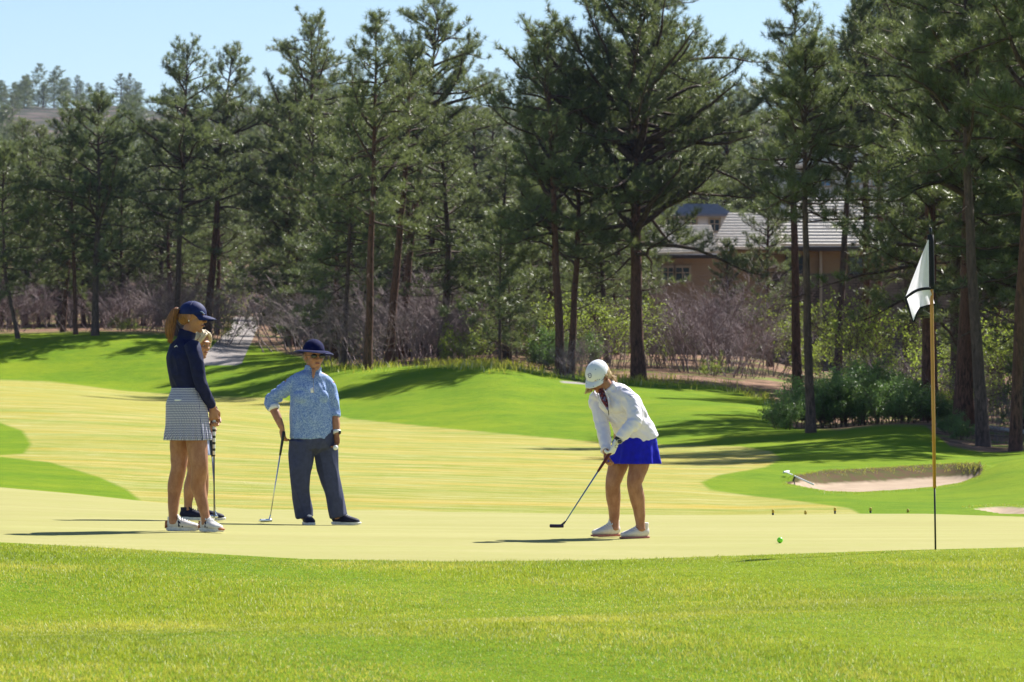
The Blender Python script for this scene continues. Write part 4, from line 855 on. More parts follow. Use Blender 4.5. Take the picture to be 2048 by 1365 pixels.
class Fig:
    def __init__(s, px0, row0, d, label, name='person'):
        s.px0, s.row0, s.d = px0, row0, d; s.s = F_PX / d; s.root = empty(name, W3(px0, row0, d)); tag(s.root, label, 'person')
        s.root.location.z = float(ground(px0, d)) + .001
        s.skin = Soup()
    def p(s, px, row, dy=0.0): return Vector(((px - s.px0) / s.s, dy, (s.row0 - row) / s.s)) * 1.0
    def head(s, c, R, k=1.0):
        E = lambda v, r: s.skin.ell(c + R @ Vector(v) * k, tuple(q * k for q in r), R)
        E((0, -.005, .022), (.070, .088, .086)); E((0, .022, -.03), (.057, .064, .06)); E((0, .036, -.07), (.044, .046, .036)); E((0, .068, -.094), (.020, .018, .016))
        E((0, .082, .028), (.045, .012, .010)); E((0, .090, -.002), (.008, .012, .026)); E((0, .098, -.022), (.011, .014, .011)); E((-.011, .091, -.026), (.007, .008, .007)); E((.011, .091, -.026), (.007, .008, .007))
        for sg in (-1, 1):
            E((sg * .034, .062, -.022), (.022, .022, .020)); E((sg * .071, -.006, -.004), (.007, .017, .028)); E((sg * .073, -.012, .010), (.006, .014, .014)); E((sg * .03, .078, .010), (.016, .007, .007))
        E((0, .080, -.056), (.020, .012, .009))
        s.hc, s.hR, s.hk = c, R, k
    def hp(s, *v): return s.hc + s.hR @ Vector(v) * s.hk
    def face(s, eyes=True, mouth=True):
        k = s.hk
        if eyes:
            for sg in (-1, 1):
                e = plain('eye', Soup().ell(s.hp(sg * .030, .079, .001), (.0115 * k, .007 * k, .0055 * k), s.hR), EYEW, s.root); plain('iris', Soup().ell(s.hp(sg * .030, .0855, .001), (.005 * k, .003 * k, .0055 * k), s.hR), IRIS, e)
                plain('eyebrow', Soup().tube([s.hp(sg * .014, .090, .020), s.hp(sg * .030, .090, .025), s.hp(sg * .046, .080, .020)], [.0028, .0035, .002], n=8), BROW, s.root)
        plain('lips', Soup().tube([s.hp(-.021, .084, -.057), s.hp(0, .093, -.0545), s.hp(.021, .084, -.057)], [.003, .0062, .003], n=10), LIPS, s.root)
    def limb(s, soup, pts, rad, side=None): soup.tube(pts, rad, side=side, n=16, sub=5)
    def hand(s, soup, w, d, nrm, lat=1, curl=.5, k=1.0, spread=.1, rr=1.0):
        """w wrist, d towards the knuckles, nrm out of the palm (fingers curl that way), lat = which side the thumb leaves"""
        d = Vector(d).normalized(); nrm = Vector(nrm); nrm = (nrm - d * nrm.dot(d)).normalized(); l = d.cross(nrm) * lat
        kn = w + d * .082 * k
        soup.tube([w - d * .02, w + d * .02 * k, w + d * .05 * k, kn], [(.024 * k * rr, .020 * k), (.029 * k * rr, .017 * k), (.037 * k * rr, .015 * k), (.037 * k * rr, .012 * k)], side=l, n=14, sub=3)
        for i in range(4):
            o = (.028, .0095, -.0095, -.027)[i] * k; L = (.066, .074, .069, .054)[i] * k; p = kn + l * o - d * .008; dd = (d + l * o * spread * 20).normalized(); ang = 0; pts = [p]
            for q, fr in enumerate((.42, .33, .25)):
                ang += curl * (1.0, 1.15, .8)[q]; v = dd * math.cos(ang) + nrm * math.sin(ang); pts.append(pts[-1] + v * L * fr)
            r = .0086 * k * rr; soup.tube(pts, [r * 1.08, r, r * .93, r * .8], n=10, sub=3, cap=.7)
        b = w + d * .022 * k + l * .022 * k; v1 = (l * .75 + d * .6 + nrm * .35).normalized(); v2 = (l * .25 + d * .8 + nrm * .5 * (.5 + curl)).normalized()
        soup.tube([b, b + v1 * .032 * k, b + v1 * .032 * k + v2 * .028 * k, b + v1 * .032 * k + v2 * .050 * k], [.014 * k, .0105 * k, .0095 * k, .0075 * k], n=10, sub=3, cap=.7)
    def done(s, voxel=.0045): return fuse('body', s.skin, SKIN, s.root, voxel, 2)
    def shoe(s, heel, dirv, L=.26, upper=None, sole=None, lace=None, th=.026, tongue=True, collar=.0, sock=None):
        dx = Vector((dirv[0], dirv[1], 0)).normalized(); sd = Vector((dx.y, -dx.x, 0)); up = Vector((0, 0, 1)); k = L / .26
        g = lambda x, y, z: heel + dx * x * k + sd * y * k + up * z
        u = Soup(); u.tube([g(.012, 0, .048), g(.045, 0, .052), (g(.085, 0, .050)), g(.13, .002, .046), g(.18, .004, .040), g(.222, .004, .035), g(.246, .002, .032)],
               [(.026, .034), (.033, .040), (.036, .042), (.040, .037), (.044, .029), (.040, .023), (.024, .016)], side=sd, n=18, sub=3, cap=.8)
        u.tube([g(.045, 0, .07), g(.045, 0, .105 + collar)], [(.030, .038), (.033, .040)], side=sd, n=16, sub=2, cap=.05)
        if tongue: u.tube([g(.10, 0, .085), g(.082, 0, .12 + collar)], [(.022, .008), (.024, .006)], side=sd, n=12, sub=2)
        sh = fuse('shoe', u, upper, s.root, .0045, 2)
        out = []; prof_ = [(0, .020), (.012, .031), (.05, .036), (.10, .034), (.15, .042), (.19, .048), (.225, .045), (.25, .032), (.265, .012)]
        N = len(prof_); V = []; rings = [(0.0, .93), (.006, 1.0), (th * .8, 1.03), (th, .98)]
        loop = [(x, w) for x, w in prof_] + [(x, -w) for x, w in reversed(prof_)]
        for z, q in rings:
            for x, w in loop: V.append(tuple(g(.13 + (x - .13) * (q if z else .985), w * q * .82 + .002, z + (.012 if x > .24 and z == 0 else 0) + (.006 if x < .01 and z == 0 else 0))))
        M = len(loop); Fs = [(r * M + j, r * M + (j + 1) % M, (r + 1) * M + (j + 1) % M, (r + 1) * M + j) for r in range(3) for j in range(M)]; Fs += [tuple(range(M - 1, -1, -1)), tuple(range(3 * M, 4 * M))]
        me = bpy.data.meshes.new('sole'); me.from_pydata(V, [], Fs); me.update(); obj('sole', me, sole, sh)
        if lace:
            lc = Soup()
            for i in range(5):
                x = .098 + i * .018; z = .096 - i * .0070; lc.tube([g(x, -.022, z - .006), g(x + .004, 0, z + .004), g(x, .022, z - .006)], [.004] * 3, n=6, sub=2)
            for sg in (-1, 1): lc.tube([g(.098, 0, .094), g(.088, sg * .02, .104), g(.10, sg * .035, .088), g(.102, sg * .008, .092)], [.0036] * 4, n=6, sub=4)
            plain('laces', lc, lace, sh)
        if sock: plain('sock', Soup().tube([g(.045, 0, .08), g(.043, 0, .135 + collar)], [(.036, .040), (.040, .043)], side=sd, n=16, sub=2, cap=.05), sock, s.root)
        return sh
    def skirt(s, rings, mat, pleats=0, amp=0.0, start=.5, name='skirt', side=(1, 0, 0), n=220, phase=0.0):
        """rings: (centre, a, b)"""
        side = Vector(side).normalized(); bk = Vector((-side.y, side.x, 0)); K = 16; R = []
        for i in range((len(rings) - 1) * K + 1):
            j = min(i // K, len(rings) - 2); t = (i - j * K) / K; u = t * t * (3 - 2 * t); c0, a0, b0 = rings[j]; c1, a1, b1 = rings[j + 1]
            R.append((c0.lerp(c1, t), a0 * (1 - u) + a1 * u, b0 * (1 - u) + b1 * u))
        V, UV, Q = [], [], []; tot = len(R) - 1; h = 0
        for i, (c, a, b) in enumerate(R):
            f = max(0, (i / tot - start) / (1 - start)); 
            if i: h += (c - R[i - 1][0]).length
            for j in range(n + 1):
                th = 2 * math.pi * j / n; w = amp * f * (math.sin(th * pleats + phase) + .4 * math.sin(th * pleats * .5 + 1.3)) if pleats else 0
                V.append(c + side * (a + w) * math.cos(th) + bk * (b + w) * math.sin(th)); UV.append((th * (a + b) / 2, h))
        for i in range(tot):
            for j in range(n): q = i * (n + 1) + j; Q.append((q, q + 1, q + n + 2, q + n + 1))
        me = bpy.data.meshes.new(name); me.from_pydata([tuple(v) for v in V], [], Q); me.update(); me.polygons.foreach_set('use_smooth', [True] * len(Q))
        ul = me.uv_layers.new(name='UVMap')
        for l in me.loops: ul.data[l.index].uv = UV[l.vertex_index]
        o = obj(name, me, mat, s.root); sm_ = o.modifiers.new('t', 'SOLIDIFY'); sm_.thickness = .003; return o
    def dome(s, name, r, z0, zf, zb, mat):
        g = []
        for i in range(49):
            a = 2 * math.pi * i / 48; row_ = []; ze = zf + (zb - zf) * (.5 - .5 * math.sin(a)) ** 1.3; e0 = math.asin(max(-.9, ze / r[2]))
            for j in range(15):
                e = e0 + (math.pi / 2 - e0) * j / 14; row_.append(s.hp(r[0] * math.cos(e) * math.cos(a), -.006 + r[1] * math.cos(e) * math.sin(a), z0 + r[2] * math.sin(e) ** (1.0 if e < 0 else 1)))
            g.append(row_)
        return plate(name, g, .003, mat, s.root)
    def cap(s, mat, brim_l=.075, droop=.02, r=(.080, .102, .088), z0=.024, brim_mat=None, button=True, panel=True, tilt=0.0):
        cp = s.dome('cap', r, z0, -.004, -.022, mat)
        g = []
        for i in range(25):
            a = math.radians(-72 + 144 * i / 24); row_ = []
            for j in range(8):
                t = j / 7; ca = math.cos(a); ext = brim_l * max(0, ca) ** .45
                x = (r[0] - .001) * math.sin(a) * (1 - .06 * t); y = -.006 + (r[1] - .001) * ca + ext * t; z = z0 - .004 + .004 * math.sin(t * 3) - droop * t - .030 * (math.sin(a) ** 2) * (t * .7 + .15) + tilt * t
                row_.append(s.hp(x, y, z))
            g.append(row_)
        plate('cap_brim', g, .004, brim_mat or mat, cp)
        if button: plain('cap_button', Soup().ell(s.hp(0, -.006, z0 + r[2]), (.007, .007, .004), s.hR), brim_mat or mat, cp)
        if panel:
            for a in (0, 60, 120):
                t_ = math.radians(a); pts = []
                for q in range(15):
                    ph = math.pi * (q + .7) / 15.4; e_ = Vector((r[0] * math.cos(ph) * math.cos(t_), r[1] * math.cos(ph) * math.sin(t_), r[2] * math.sin(ph))) * 1.004
                    if e_.z > .004: pts.append(s.hp(e_.x, e_.y - .006, e_.z + z0))
                plain('cap_seam', Soup().tube(pts, [.0013] * len(pts), n=5, sub=1), brim_mat or mat, cp)
        return cp
def strands(soup, pts, n, spread, r, seed, taper=.4):
    rg = random.Random(seed); pts = [Vector(p) for p in pts]
    for _ in range(n):
        o = Vector((rg.gauss(0, 1), rg.gauss(0, 1), rg.gauss(0, .5))) ; w = rg.uniform(.7, 1.3)
        P = [p + o * (spread[i] if isinstance(spread, list) else spread) + Vector((rg.gauss(0, 1), rg.gauss(0, 1), 0)) * .003 for i, p in enumerate(pts)]
        soup.tube(P, [r * w * (1 - (1 - taper) * i / (len(P) - 1)) for i in range(len(P))], n=6, sub=3)
def club(label, base_fig, top, low, kind, grip, shaft, headm, face, name='putter', glen=.26, extra=None):
    f = base_fig; root = empty(name, f.root.location + low); tag(root, label, 'golf club')
    A = top - low; u = A.normalized(); L = A.length; q = lambda t: u * t
    plain('shaft', Soup().tube([q(.03), q(L - glen + .01)], [.0042, .0062], n=10, sub=1), shaft, root)
    plain('grip', Soup().tube([q(L - glen), q(L - glen * .5), q(L)], [.009, .0115, .0135], n=12, sub=2, cap=.3), grip, root)
    fc = Vector(face).normalized(); sd = Vector((fc.y, -fc.x, 0))
    h = Soup()
    if kind == 'blade':
        h.tube([sd * -.012 + Vector((0, 0, .012)), sd * .04 + Vector((0, 0, .012)), sd * .088 + Vector((0, 0, .014))], [(.013, .013)] * 3, side=(0, 0, 1), n=12, sub=2, sq=3); h.tube([sd * .02 - fc * .02 + Vector((0, 0, .006)), sd * .07 - fc * .02 + Vector((0, 0, .006))], [(.006, .014)] * 2, side=(0, 0, 1), n=10, sub=1)
    else:
        h.tube([sd * -.02 + Vector((0, 0, .014)), sd * .04 + Vector((0, 0, .014)), sd * .09 + Vector((0, 0, .014))], [(.014, .012)] * 3, side=(0, 0, 1), n=12, sub=2, sq=3); h.tube([sd * .035 + Vector((0, 0, .010)), sd * .035 - fc * .075 + Vector((0, 0, .008))], [(.009, .034), (.007, .026)], side=(0, 0, 1), n=14, sub=2)
    h.tube([Vector((0, 0, .02)), q(.06)], [.007, .0055], n=8, sub=1)
    fuse('club_head', h, headm, root, .0025, 1)
    return root

# ---- A: woman in navy at the left, seen from behind her right side
A = Fig(390, 1062, 28.44, 'woman in navy cap and top with checked skirt, hands resting on a club'); p = A.p
SA = (.6, -.8, 0); b = A.skin
b.tube([p(378, 850), p(378, 822), p(374, 778), p(369, 725), p(369, 694), p(371, 678)], [(.15, .11), (.165, .12), (.122, .09), (.14, .10), (.14, .075), (.06, .055)], side=SA, n=20)
b.tube([p(372, 684), p(376, 668), p(383, 648)], [.058, .051, .05], n=16)
A.head(p(386, 632), frame((.96, -.22, -.14), (.14, 0, .98)), 1.02)
b.tube([p(389, 692, -.12), p(397, 730, -.14), p(404, 765, -.13), p(415, 790, -.09), p(425, 812, -.03)], [.046, .042, .036, .034, .025], n=14)
b.tube([p(352, 694, .12), p(366, 735, .18), p(384, 770, .19), p(410, 800, .13), p(426, 822, .05)], [.046, .042, .036, .034, .025], n=14)
b.tube([p(364, 840, .05), p(359, 885, .06), p(357, 915, .06), p(356, 937, .05), p(349, 968, .065), p(346, 1000, .06), p(345, 1030, .05), p(346, 1046, .05)], [.095, .078, .066, .058, .057, .044, .034, .036], n=18)
b.tube([p(392, 840, -.05), p(395, 885, -.07), p(399, 915, -.085), p(401, 935, -.09), p(398, 968, -.07), p(405, 1000, -.07), p(412, 1030, -.075), p(414, 1046, -.07)], [.095, .079, .070, .063, .058, .045, .034, .036], n=18)
b.ell(p(411, 938, -.10), (.022, .028, .032))
A.hand(b, p(426, 814, -.028), (.12, .1, -1), (-.35, .95, -.1), 1, .85, 1.0); A.hand(b, p(427, 828, .05), (.10, -.25, -1), (-.2, -.95, 0), -1, .85, 1.0)
A.done(); A.face()
t = Soup(); t.tube([p(375, 784), p(374, 772), p(370, 745), p(368, 715), p(369, 694), p(371, 680)], [(.138, .105), (.134, .10), (.142, .112), (.153, .118), (.150, .088), (.075, .066)], side=SA, n=24, cap=.05)
t.tube([p(386, 688, -.10), p(392, 706, -.135), p(398, 732, -.15), p(404, 764, -.14), p(414, 790, -.10), p(424, 810, -.04)], [.056, .056, .050, .045, .041, .034], n=18, cap=.1)
t.tube([p(354, 690, .10), p(353, 706, .13), p(366, 735, .18), p(384, 770, .19), p(410, 800, .13), p(425, 820, .06)], [.056, .056, .050, .045, .041, .034], n=18, cap=.1)
t.tube([p(371, 682), p(373, 671), p(376, 661)], [(.068, .066), (.062, .062), (.061, .061)], n=20, cap=.02)
fuse('top', t, NAVY, A.root, .0055, 3, wr=.005, wsc=(16, 16, 9), seed=2)
plain('logo', Soup().tube([p(352, 693, -.02 - .105), p(356, 690, -.13), p(358, 693, -.135)], [.003, .004, .002], n=6, sub=1), WHITEC, A.root)
A.skirt([(p(374, 774), .136, .104), (p(373, 810), .176, .140), (p(374.5, 842), .182, .146), (p(376, 879), .194, .158)], CHECK, 24, .010, .60, side=SA)
plain('pocket_welt', Soup().tube([p(352, 799, -.118), p(362, 799, -.14), p(375, 801, -.15)], [(.002, .007)] * 3, side=(0, -1, 0), n=8), WHITEC, A.root)
A.cap(NAVYCAP, .082, .018)
plain('cap_logo', Soup().tube([A.hp(.064, .075, .045), A.hp(.052, .083, .040), A.hp(.040, .095, .030)], [(.003, .008)] * 3, side=(0, 0, 1), n=8), simple('pale_blue_mark', (.35, .45, .75), .6), A.root)
h = Soup(); h.ell(A.hp(0, -.022, .006), (.076, .086, .078), A.hR); h.ell(A.hp(0, -.06, -.02), (.055, .05, .05), A.hR); fuse('hair', h, HAIRA, A.root, .005, 2, wr=.003, wsc=(40, 40, 8), cut=lambda q: (q - A.hc).dot(A.hR @ Vector((0, 1, 0))) > -.012 or (q - A.hc).dot(A.hR @ Vector((0, 0, 1))) > .045)
h = Soup(); core = [p(361, 618), p(350, 621), p(342, 640), p(339, 662), p(341, 684)]
h.tube(core, [.014, .026, .034, .027, .006], n=12); strands(h, core, 70, [.004, .013, .018, .016, .007], .0042, 3); plain('ponytail', h, HAIRA, A.root)
plain('hair_tie', Soup().tube([p(363, 617), p(358, 618)], [.018, .018], n=12, sub=1), BLACK, A.root)
plain('earring', Soup().ell(A.hp(.079, -.002, -.034), (.005, .005, .006)), WHITEC, A.root)
l1 = A.shoe(p(332, 1061, .06), (1, -.06), .255, SHOEW, RUBBER, LACE); l2 = A.shoe(p(403, 1061, -.02), (.66, -.75), .255, SHOEW, RUBBER, LACE)
for sh_, hl, dv in ((l1, p(332, 1061, .06), (1, -.06)), (l2, p(403, 1061, -.02), (.66, -.75))):
    dx = Vector((dv[0], dv[1], 0)).normalized(); sd = Vector((dx.y, -dx.x, 0)); g = lambda x, y, z: hl + dx * x + sd * y + Vector((0, 0, z))
    plain('heel_tab', Soup().tube([g(-.006, 0, .022), g(-.004, 0, .075)], [(.026, .010), (.022, .008)], side=sd, n=12, sub=2), GUM, sh_)
    plain('toe_bumper', Soup().ell(g(.245, 0, .022), (.022, .030, .014), Matrix((dx, sd, Vector((0, 0, 1)))).transposed()), GUM if sh_ is l2 else SHOEG, sh_)
    ylat = .036
    for x0, x1, z0, z1 in ((.098, .092, .032, .075), (.124, .118, .030, .070), (.095, .122, .072, .032)): plain('side_mark', Soup().tube([g(x0, ylat + .003, z0), g(x1, ylat - .006, z1)], [(.006, .003)] * 2, side=dx, n=8, sub=1), SHOEN, sh_)
m = NT('white_black_grip'); sx = m.new('ShaderNodeSeparateXYZ'); m.l.new(m.coord('Object'), sx.inputs[0]); fz = m.math('FRACT', m.math('MULTIPLY', sx.outputs[2], 21)); GRIPW = m.fin(m.mix(m.math('GREATER_THAN', fz, .62), (.72, .72, .72), (.02, .02, .02)), .6)
ca = club('putter with striped white grip held upright by the woman in the navy cap', A, p(428, 838, .0), p(427, 1050, .06), 'mallet', GRIPW, BLACK, CHROME, (0, -1, 0), glen=.27)

# ---- D: blonde woman mostly hidden behind her
Dd = Fig(388, 1043, 32.0, 'blonde woman mostly hidden behind the woman in the navy cap'); p = Dd.p; b = Dd.skin
SD = (.12, -.99, 0)
b.tube([p(386, 870), p(386, 850), p(385, 815), p(384, 775), p(385, 748), p(390, 732)], [(.15, .10), (.16, .115), (.14, .10), (.15, .105), (.15, .075), (.06, .055)], side=SD, n=20)
b.tube([p(390, 738), p(394, 724), p(399, 706)], [.056, .05, .05], n=14)
Dd.head(p(399, 691), frame((.78, -.60, -.12), (.10, 0, 1)), 1.0)
for sg in (-1, 1):
    b.tube([p(388, 748, sg * .15), p(386, 785, sg * .17), p(388, 815, sg * .16), p(400, 835, sg * .10), p(416, 852, sg * .03)], [.045, .040, .035, .032, .024], n=12)
b.tube([p(384, 860, -.08), p(388, 905, -.08), p(389, 945, -.07), p(381, 975, -.05), p(377, 1010, -.04), p(378, 1030, -.04)], [.092, .074, .056, .053, .034, .034], n=16)
b.tube([p(388, 860, .08), p(396, 905, .08), p(402, 945, .08), p(403, 975, .09), p(404, 1010, .09), p(404, 1030, .09)], [.092, .074, .056, .053, .034, .034], n=16)
Dd.hand(b, p(417, 853, -.03), (.5, .3, -1), (-.3, .9, 0), 1, .85, .95); Dd.hand(b, p(418, 855, .035), (.5, -.3, -1), (-.3, -.9, 0), -1, .85, .95)
Dd.done(.005); Dd.face()
t = Soup(); t.tube([p(385, 850), p(385, 812), p(384, 775), p(385, 750), p(390, 734)], [(.165, .12), (.155, .112), (.16, .118), (.158, .088), (.07, .065)], side=SD, n=22, cap=.05)
for sg in (-1, 1): t.tube([p(388, 742, sg * .12), p(386, 785, sg * .17), p(388, 816, sg * .165), p(399, 834, sg * .105), p(411, 848, sg * .05)], [.054, .048, .043, .039, .034], n=16, cap=.1)
t.tube([p(390, 736), p(394, 722)], [.062, .058], n=18, sub=1, cap=.02); fuse('top', t, simple('blue_top', (.02, .03, .20), .7, var=.2), Dd.root, .006, 3, wr=.005)
Dd.skirt([(p(385, 842), .16, .115), (p(386, 880), .18, .135), (p(386, 912), .19, .145)], simple('pale_blue_skirt', (.40, .46, .70), .7, var=.2, vscale=90), 14, .006, .3, side=SD)
h = Soup(); h.ell(Dd.hp(0, -.026, .030), (.080, .088, .090), Dd.hR); h.ell(Dd.hp(0, -.05, -.02), (.070, .05, .06), Dd.hR)
strands(h, [Dd.hp(.0, .0, .118), Dd.hp(.03, .062, .100), Dd.hp(.060, .068, .055), Dd.hp(.078, .04, .0)], 46, [.010, .011, .008, .010], .005, 8); strands(h, [Dd.hp(0, .0, .118), Dd.hp(-.03, .055, .100), Dd.hp(-.066, .050, .05), Dd.hp(-.080, .02, -.02)], 40, [.010, .011, .008, .010], .005, 9)
fuse('hair', h, HAIRD, Dd.root, .0045, 1, wr=.003, wsc=(40, 40, 10))
Dd.shoe(p(361, 1041, -.03), (.97, -.25), .25, SHOEN, RUBBER, simple('dark_laces', (.02, .02, .03), .8)); Dd.shoe(p(392, 1043, .10), (.95, -.3), .25, SHOEN, RUBBER, None)
cd = club('slim steel putter of the blonde woman beside the striped white grip', Dd, p(421, 862, .0), p(433, 1037, -.05), 'blade', BLACK, CHROME, CHROME, (0, -1, 0), glen=.22)

# ---- B: woman in blue top and bucket hat
B = Fig(640, 1053, 32.0, 'woman in navy brimmed hat, blue printed top and slate trousers, hand on hip'); p = B.p; b = B.skin
SB = (-.97, -.25, 0)
b.tube([p(627, 890), p(627, 860), p(626, 815), p(624, 780), p(624, 758), p(624, 744)], [(.16, .12), (.165, .125), (.15, .12), (.155, .115), (.15, .08), (.062, .056)], side=SB, n=20)
b.tube([p(624, 750), p(625, 740), p(627, 728, -.01)], [.060, .056, .055], n=16)
B.head(p(628, 716, -.02), frame((.42, -.90, -.02), (.02, -.02, 1)), 1.04)
b.tube([p(586, 766, -.03), p(562, 786, .0), p(541, 806, .02), p(552, 830, -.02), p(564, 857, -.06)], [.050, .046, .040, .036, .026], n=14)
b.tube([p(657, 768, .02), p(663, 795, .03), p(667, 822, .03), p(671, 845, .0), p(674, 868, -.03)], [.050, .046, .040, .036, .027], n=14)
b.tube([p(606, 885, -.03), p(604, 950, -.03), p(609, 1040, 0)], [.09, .06, .035], n=14); b.tube([p(648, 885, .03), p(657, 950, .02), p(677, 1040, .02)], [.09, .06, .035], n=14)
B.hand(b, p(565, 860, -.06), (.12, .05, -1), (.75, .6, 0), -1, .55, .98); B.hand(b, p(674, 870, -.03), (.02, -.05, -1), (-.6, -.5, 0), 1, .55, 1.0)
B.done(); B.face(eyes=False)
t = Soup(); t.tube([p(624, 880), p(624, 862), p(623, 835), p(622, 808), p(621, 782), p(623, 759), p(624, 746)], [(.182, .150), (.180, .148), (.180, .150), (.170, .140), (.170, .134), (.158, .092), (.078, .068)], side=SB, n=26, cap=.04)
t.tube([p(606, 762, -.02), p(590, 768, -.03), p(563, 788, .0), p(542, 804, .02), p(547, 818, .0)], [.050, .058, .060, .056, .050], n=18, cap=.1)
t.tube([p(642, 762, .02), p(655, 774, .02), p(663, 798, .03), p(667, 822, .03), p(669, 837, .01)], [.050, .058, .056, .050, .046], n=18, cap=.1)
t.ell(p(606, 797, -.10), (.072, .06, .062)); t.ell(p(640, 797, -.07), (.072, .06, .062))
t.tube([p(624, 750), p(625, 741), p(626, 735)], [(.072, .066), (.066, .062), (.068, .064)], n=20, cap=.02)
fuse('top', t, PRINT, B.root, .006, 3, wr=.007, wsc=(13, 13, 7), seed=5)
plain('neck_opening', Soup().tube([p(629, 742, -.088), p(628, 752, -.105), p(628, 762, -.118)], [(.020, .012), (.013, .010), (.002, .004)], side=(1, 0, 0), n=10), SKIN, B.root)
plain('zip', Soup().tube([p(628, 760, -.125), p(629, 775, -.160), p(630, 790, -.168)], [(.003, .003)] * 3, n=6), simple('zip_grey', (.25, .27, .32), .5), B.root)
plain('placket', Soup().tube([p(626, 779, -.158), p(627, 788, -.163)], [(.016, .004), (.014, .004)], side=(1, 0, 0), n=10), WHITEC, B.root)
plain('cuff', Soup().tube([p(546, 815, .0), p(549, 822, -.01)], [.051, .049], n=16, sub=1, cap=.1), WHITEC, B.root)
t = Soup(); t.tube([p(627, 862), p(627, 882), p(627, 900)], [(.168, .130), (.178, .138), (.150, .125)], side=SB, n=22)
t.tube([p(605, 885, -.04), p(603, 915, -.04), p(601, 955, -.05), p(604, 995, -.02), p(609, 1037, .0)], [.105, .100, .082, .074, .068], n=18, cap=.05)
t.tube([p(650, 885, .04), p(652, 915, .04), p(658, 955, .02), p(668, 995, .02), p(677, 1036, .02)], [.103, .098, .080, .072, .068], n=18, cap=.05)
fuse('trousers', t, PANTS, B.root, .006, 4, wr=.010, wsc=(11, 11, 3.5), seed=9)
B.shoe(p(609, 1053, .06), (.30, -.95), .25, SHOEN, RUBBER, LACE, collar=.03); B.shoe(p(664, 1053, .05), (.93, -.37), .255, SHOEN, RUBBER, simple('grey_laces', (.3, .3, .34), .8), collar=.03)
# bucket hat
Ub = B.hR @ Vector((0, 0, 1)); hat = B.dome('hat', (.084, .098, .088), .050, -.010, -.010, NAVYHAT)
g = []
for i in range(49):
    a = 2 * math.pi * i / 48; row_ = []
    for j in range(8):
        t_ = j / 7; w = t_ * .072; row_.append(B.hp((.084 + w) * math.cos(a), -.005 + (.098 + w) * math.sin(a), .046 - .014 * t_ - .030 * t_ * max(0, -math.cos(a - .35)) ** 1.5 + .008 * t_ * math.sin(a * 2 + 1) + .008 * math.sin(t_ * 3)))
    g.append(row_)
plate('hat_brim', g, .004, NAVYHAT, hat); plain('hat_binding', Soup().tube([r[-1] for r in g], [.0035] * 49, n=6, sub=1), HATEDGE, hat); plain('hat_band', Soup().tube([B.hp(.086 * math.cos(2 * math.pi * i / 40), -.005 + .100 * math.sin(2 * math.pi * i / 40), .044) for i in range(41)], [(.002, .005)] * 41, side=Ub, n=6, sub=1), HATEDGE, hat)
h = Soup(); h.ell(B.hp(0, -.03, .0), (.080, .078, .07), B.hR); fuse('hair', h, HAIRB, B.root, .005, 2, wr=.004, wsc=(40, 40, 8), cut=lambda q: (q - B.hc).dot(B.hR @ Vector((0, 1, 0))) > .022 or (q - B.hc).dot(Ub) > .05)
sg_ = Soup()
for sx_ in (-1, 1): sg_.ell(B.hp(sx_ * .034, .088, .004), (.029, .009, .019), B.hR)
sg_.tube([B.hp(-.01, .100, .010), B.hp(.01, .100, .010)], [.003, .003], n=6, sub=1)
for sx_ in (-1, 1): sg_.tube([B.hp(sx_ * .060, .080, .008), B.hp(sx_ * .076, .04, .008), B.hp(sx_ * .076, -.01, .004)], [.003] * 3, n=6)
fuse('sunglasses', sg_, DARKG, B.root, .003, 1)
wt = plain('watch', Soup().tube([p(673, 864, -.02), p(674, 870, -.03)], [.033, .032], n=18, sub=1, cap=.02), WHITEC, B.root); plain('watch_face', Soup().ell(p(680, 868, -.045), (.012, .016, .017)), DARKG, wt)
plain('ring', Soup().tube([p(566, 879, -.08), p(570, 879, -.08)], [.011, .011], n=12, sub=1), GOLD, B.root)
cb_ = club('silver headed putter under the hand of the woman in the bucket hat', B, p(569, 866, -.09), p(541, 1046, -.16), 'mallet', BLACK, CHROME, CHROME, (.6, -.8, 0), glen=.20)
o = obj('golf_ball', Soup().ell((0, 0, 0), (.0215,) * 3, seg=24, rings=16).me('golf_ball'), WHITE); o.location = B.root.location + p(672, 898, -.085); tag(o, 'white golf ball held in the fingers of the woman in the bucket hat', 'golf ball')

# ---- C: woman putting
Cc = Fig(1241, 1074, 28.5, 'woman in white cap, white jacket and royal blue skirt bending over her putt'); p = Cc.p; b = Cc.skin
SC = (-.66, .75, 0)
b.tube([p(1266, 900), p(1266, 878), p(1256, 842, -.04), p(1238, 805, -.10), p(1226, 788, -.13), p(1216, 776, -.155)], [(.155, .12), (.165, .125), (.135, .105), (.15, .11), (.145, .08), (.06, .055)], side=SC, n=20)
b.tube([p(1220, 782, -.15), p(1212, 772, -.17), p(1204, 760, -.19)], [.056, .052, .05], n=14)
Cc.head(p(1194, 749, -.22), frame((-.44, -.60, -.66), (-.34, -.55, .76)), 1.0)
b.tube([p(1193, 797, -.0), p(1199, 825, -.07), p(1203, 850, -.14), p(1208, 878, -.24), p(1210, 900, -.33)], [.046, .042, .037, .034, .026], n=14)
b.tube([p(1254, 794, -.24), p(1262, 815, -.29), p(1264, 838, -.34), p(1248, 858, -.38), p(1233, 876, -.40)], [.046, .042, .037, .034, .026], n=14)
b.tube([p(1246, 895, .07), p(1238, 925, .05), p(1230, 950, .04), p(1226, 968, .035), p(1227, 990, .06), p(1229, 1020, .085), p(1229, 1045, .09), p(1229, 1058, .09)], [.095, .076, .064, .056, .056, .043, .034, .036], n=18)
b.tube([p(1282, 895, -.05), p(1278, 925, -.07), p(1271, 950, -.10), p(1268, 966, -.11), p(1273, 990, -.09), p(1278, 1020, -.07), p(1280, 1045, -.06), p(1281, 1058, -.06)], [.095, .076, .064, .056, .057, .044, .034, .036], n=18)
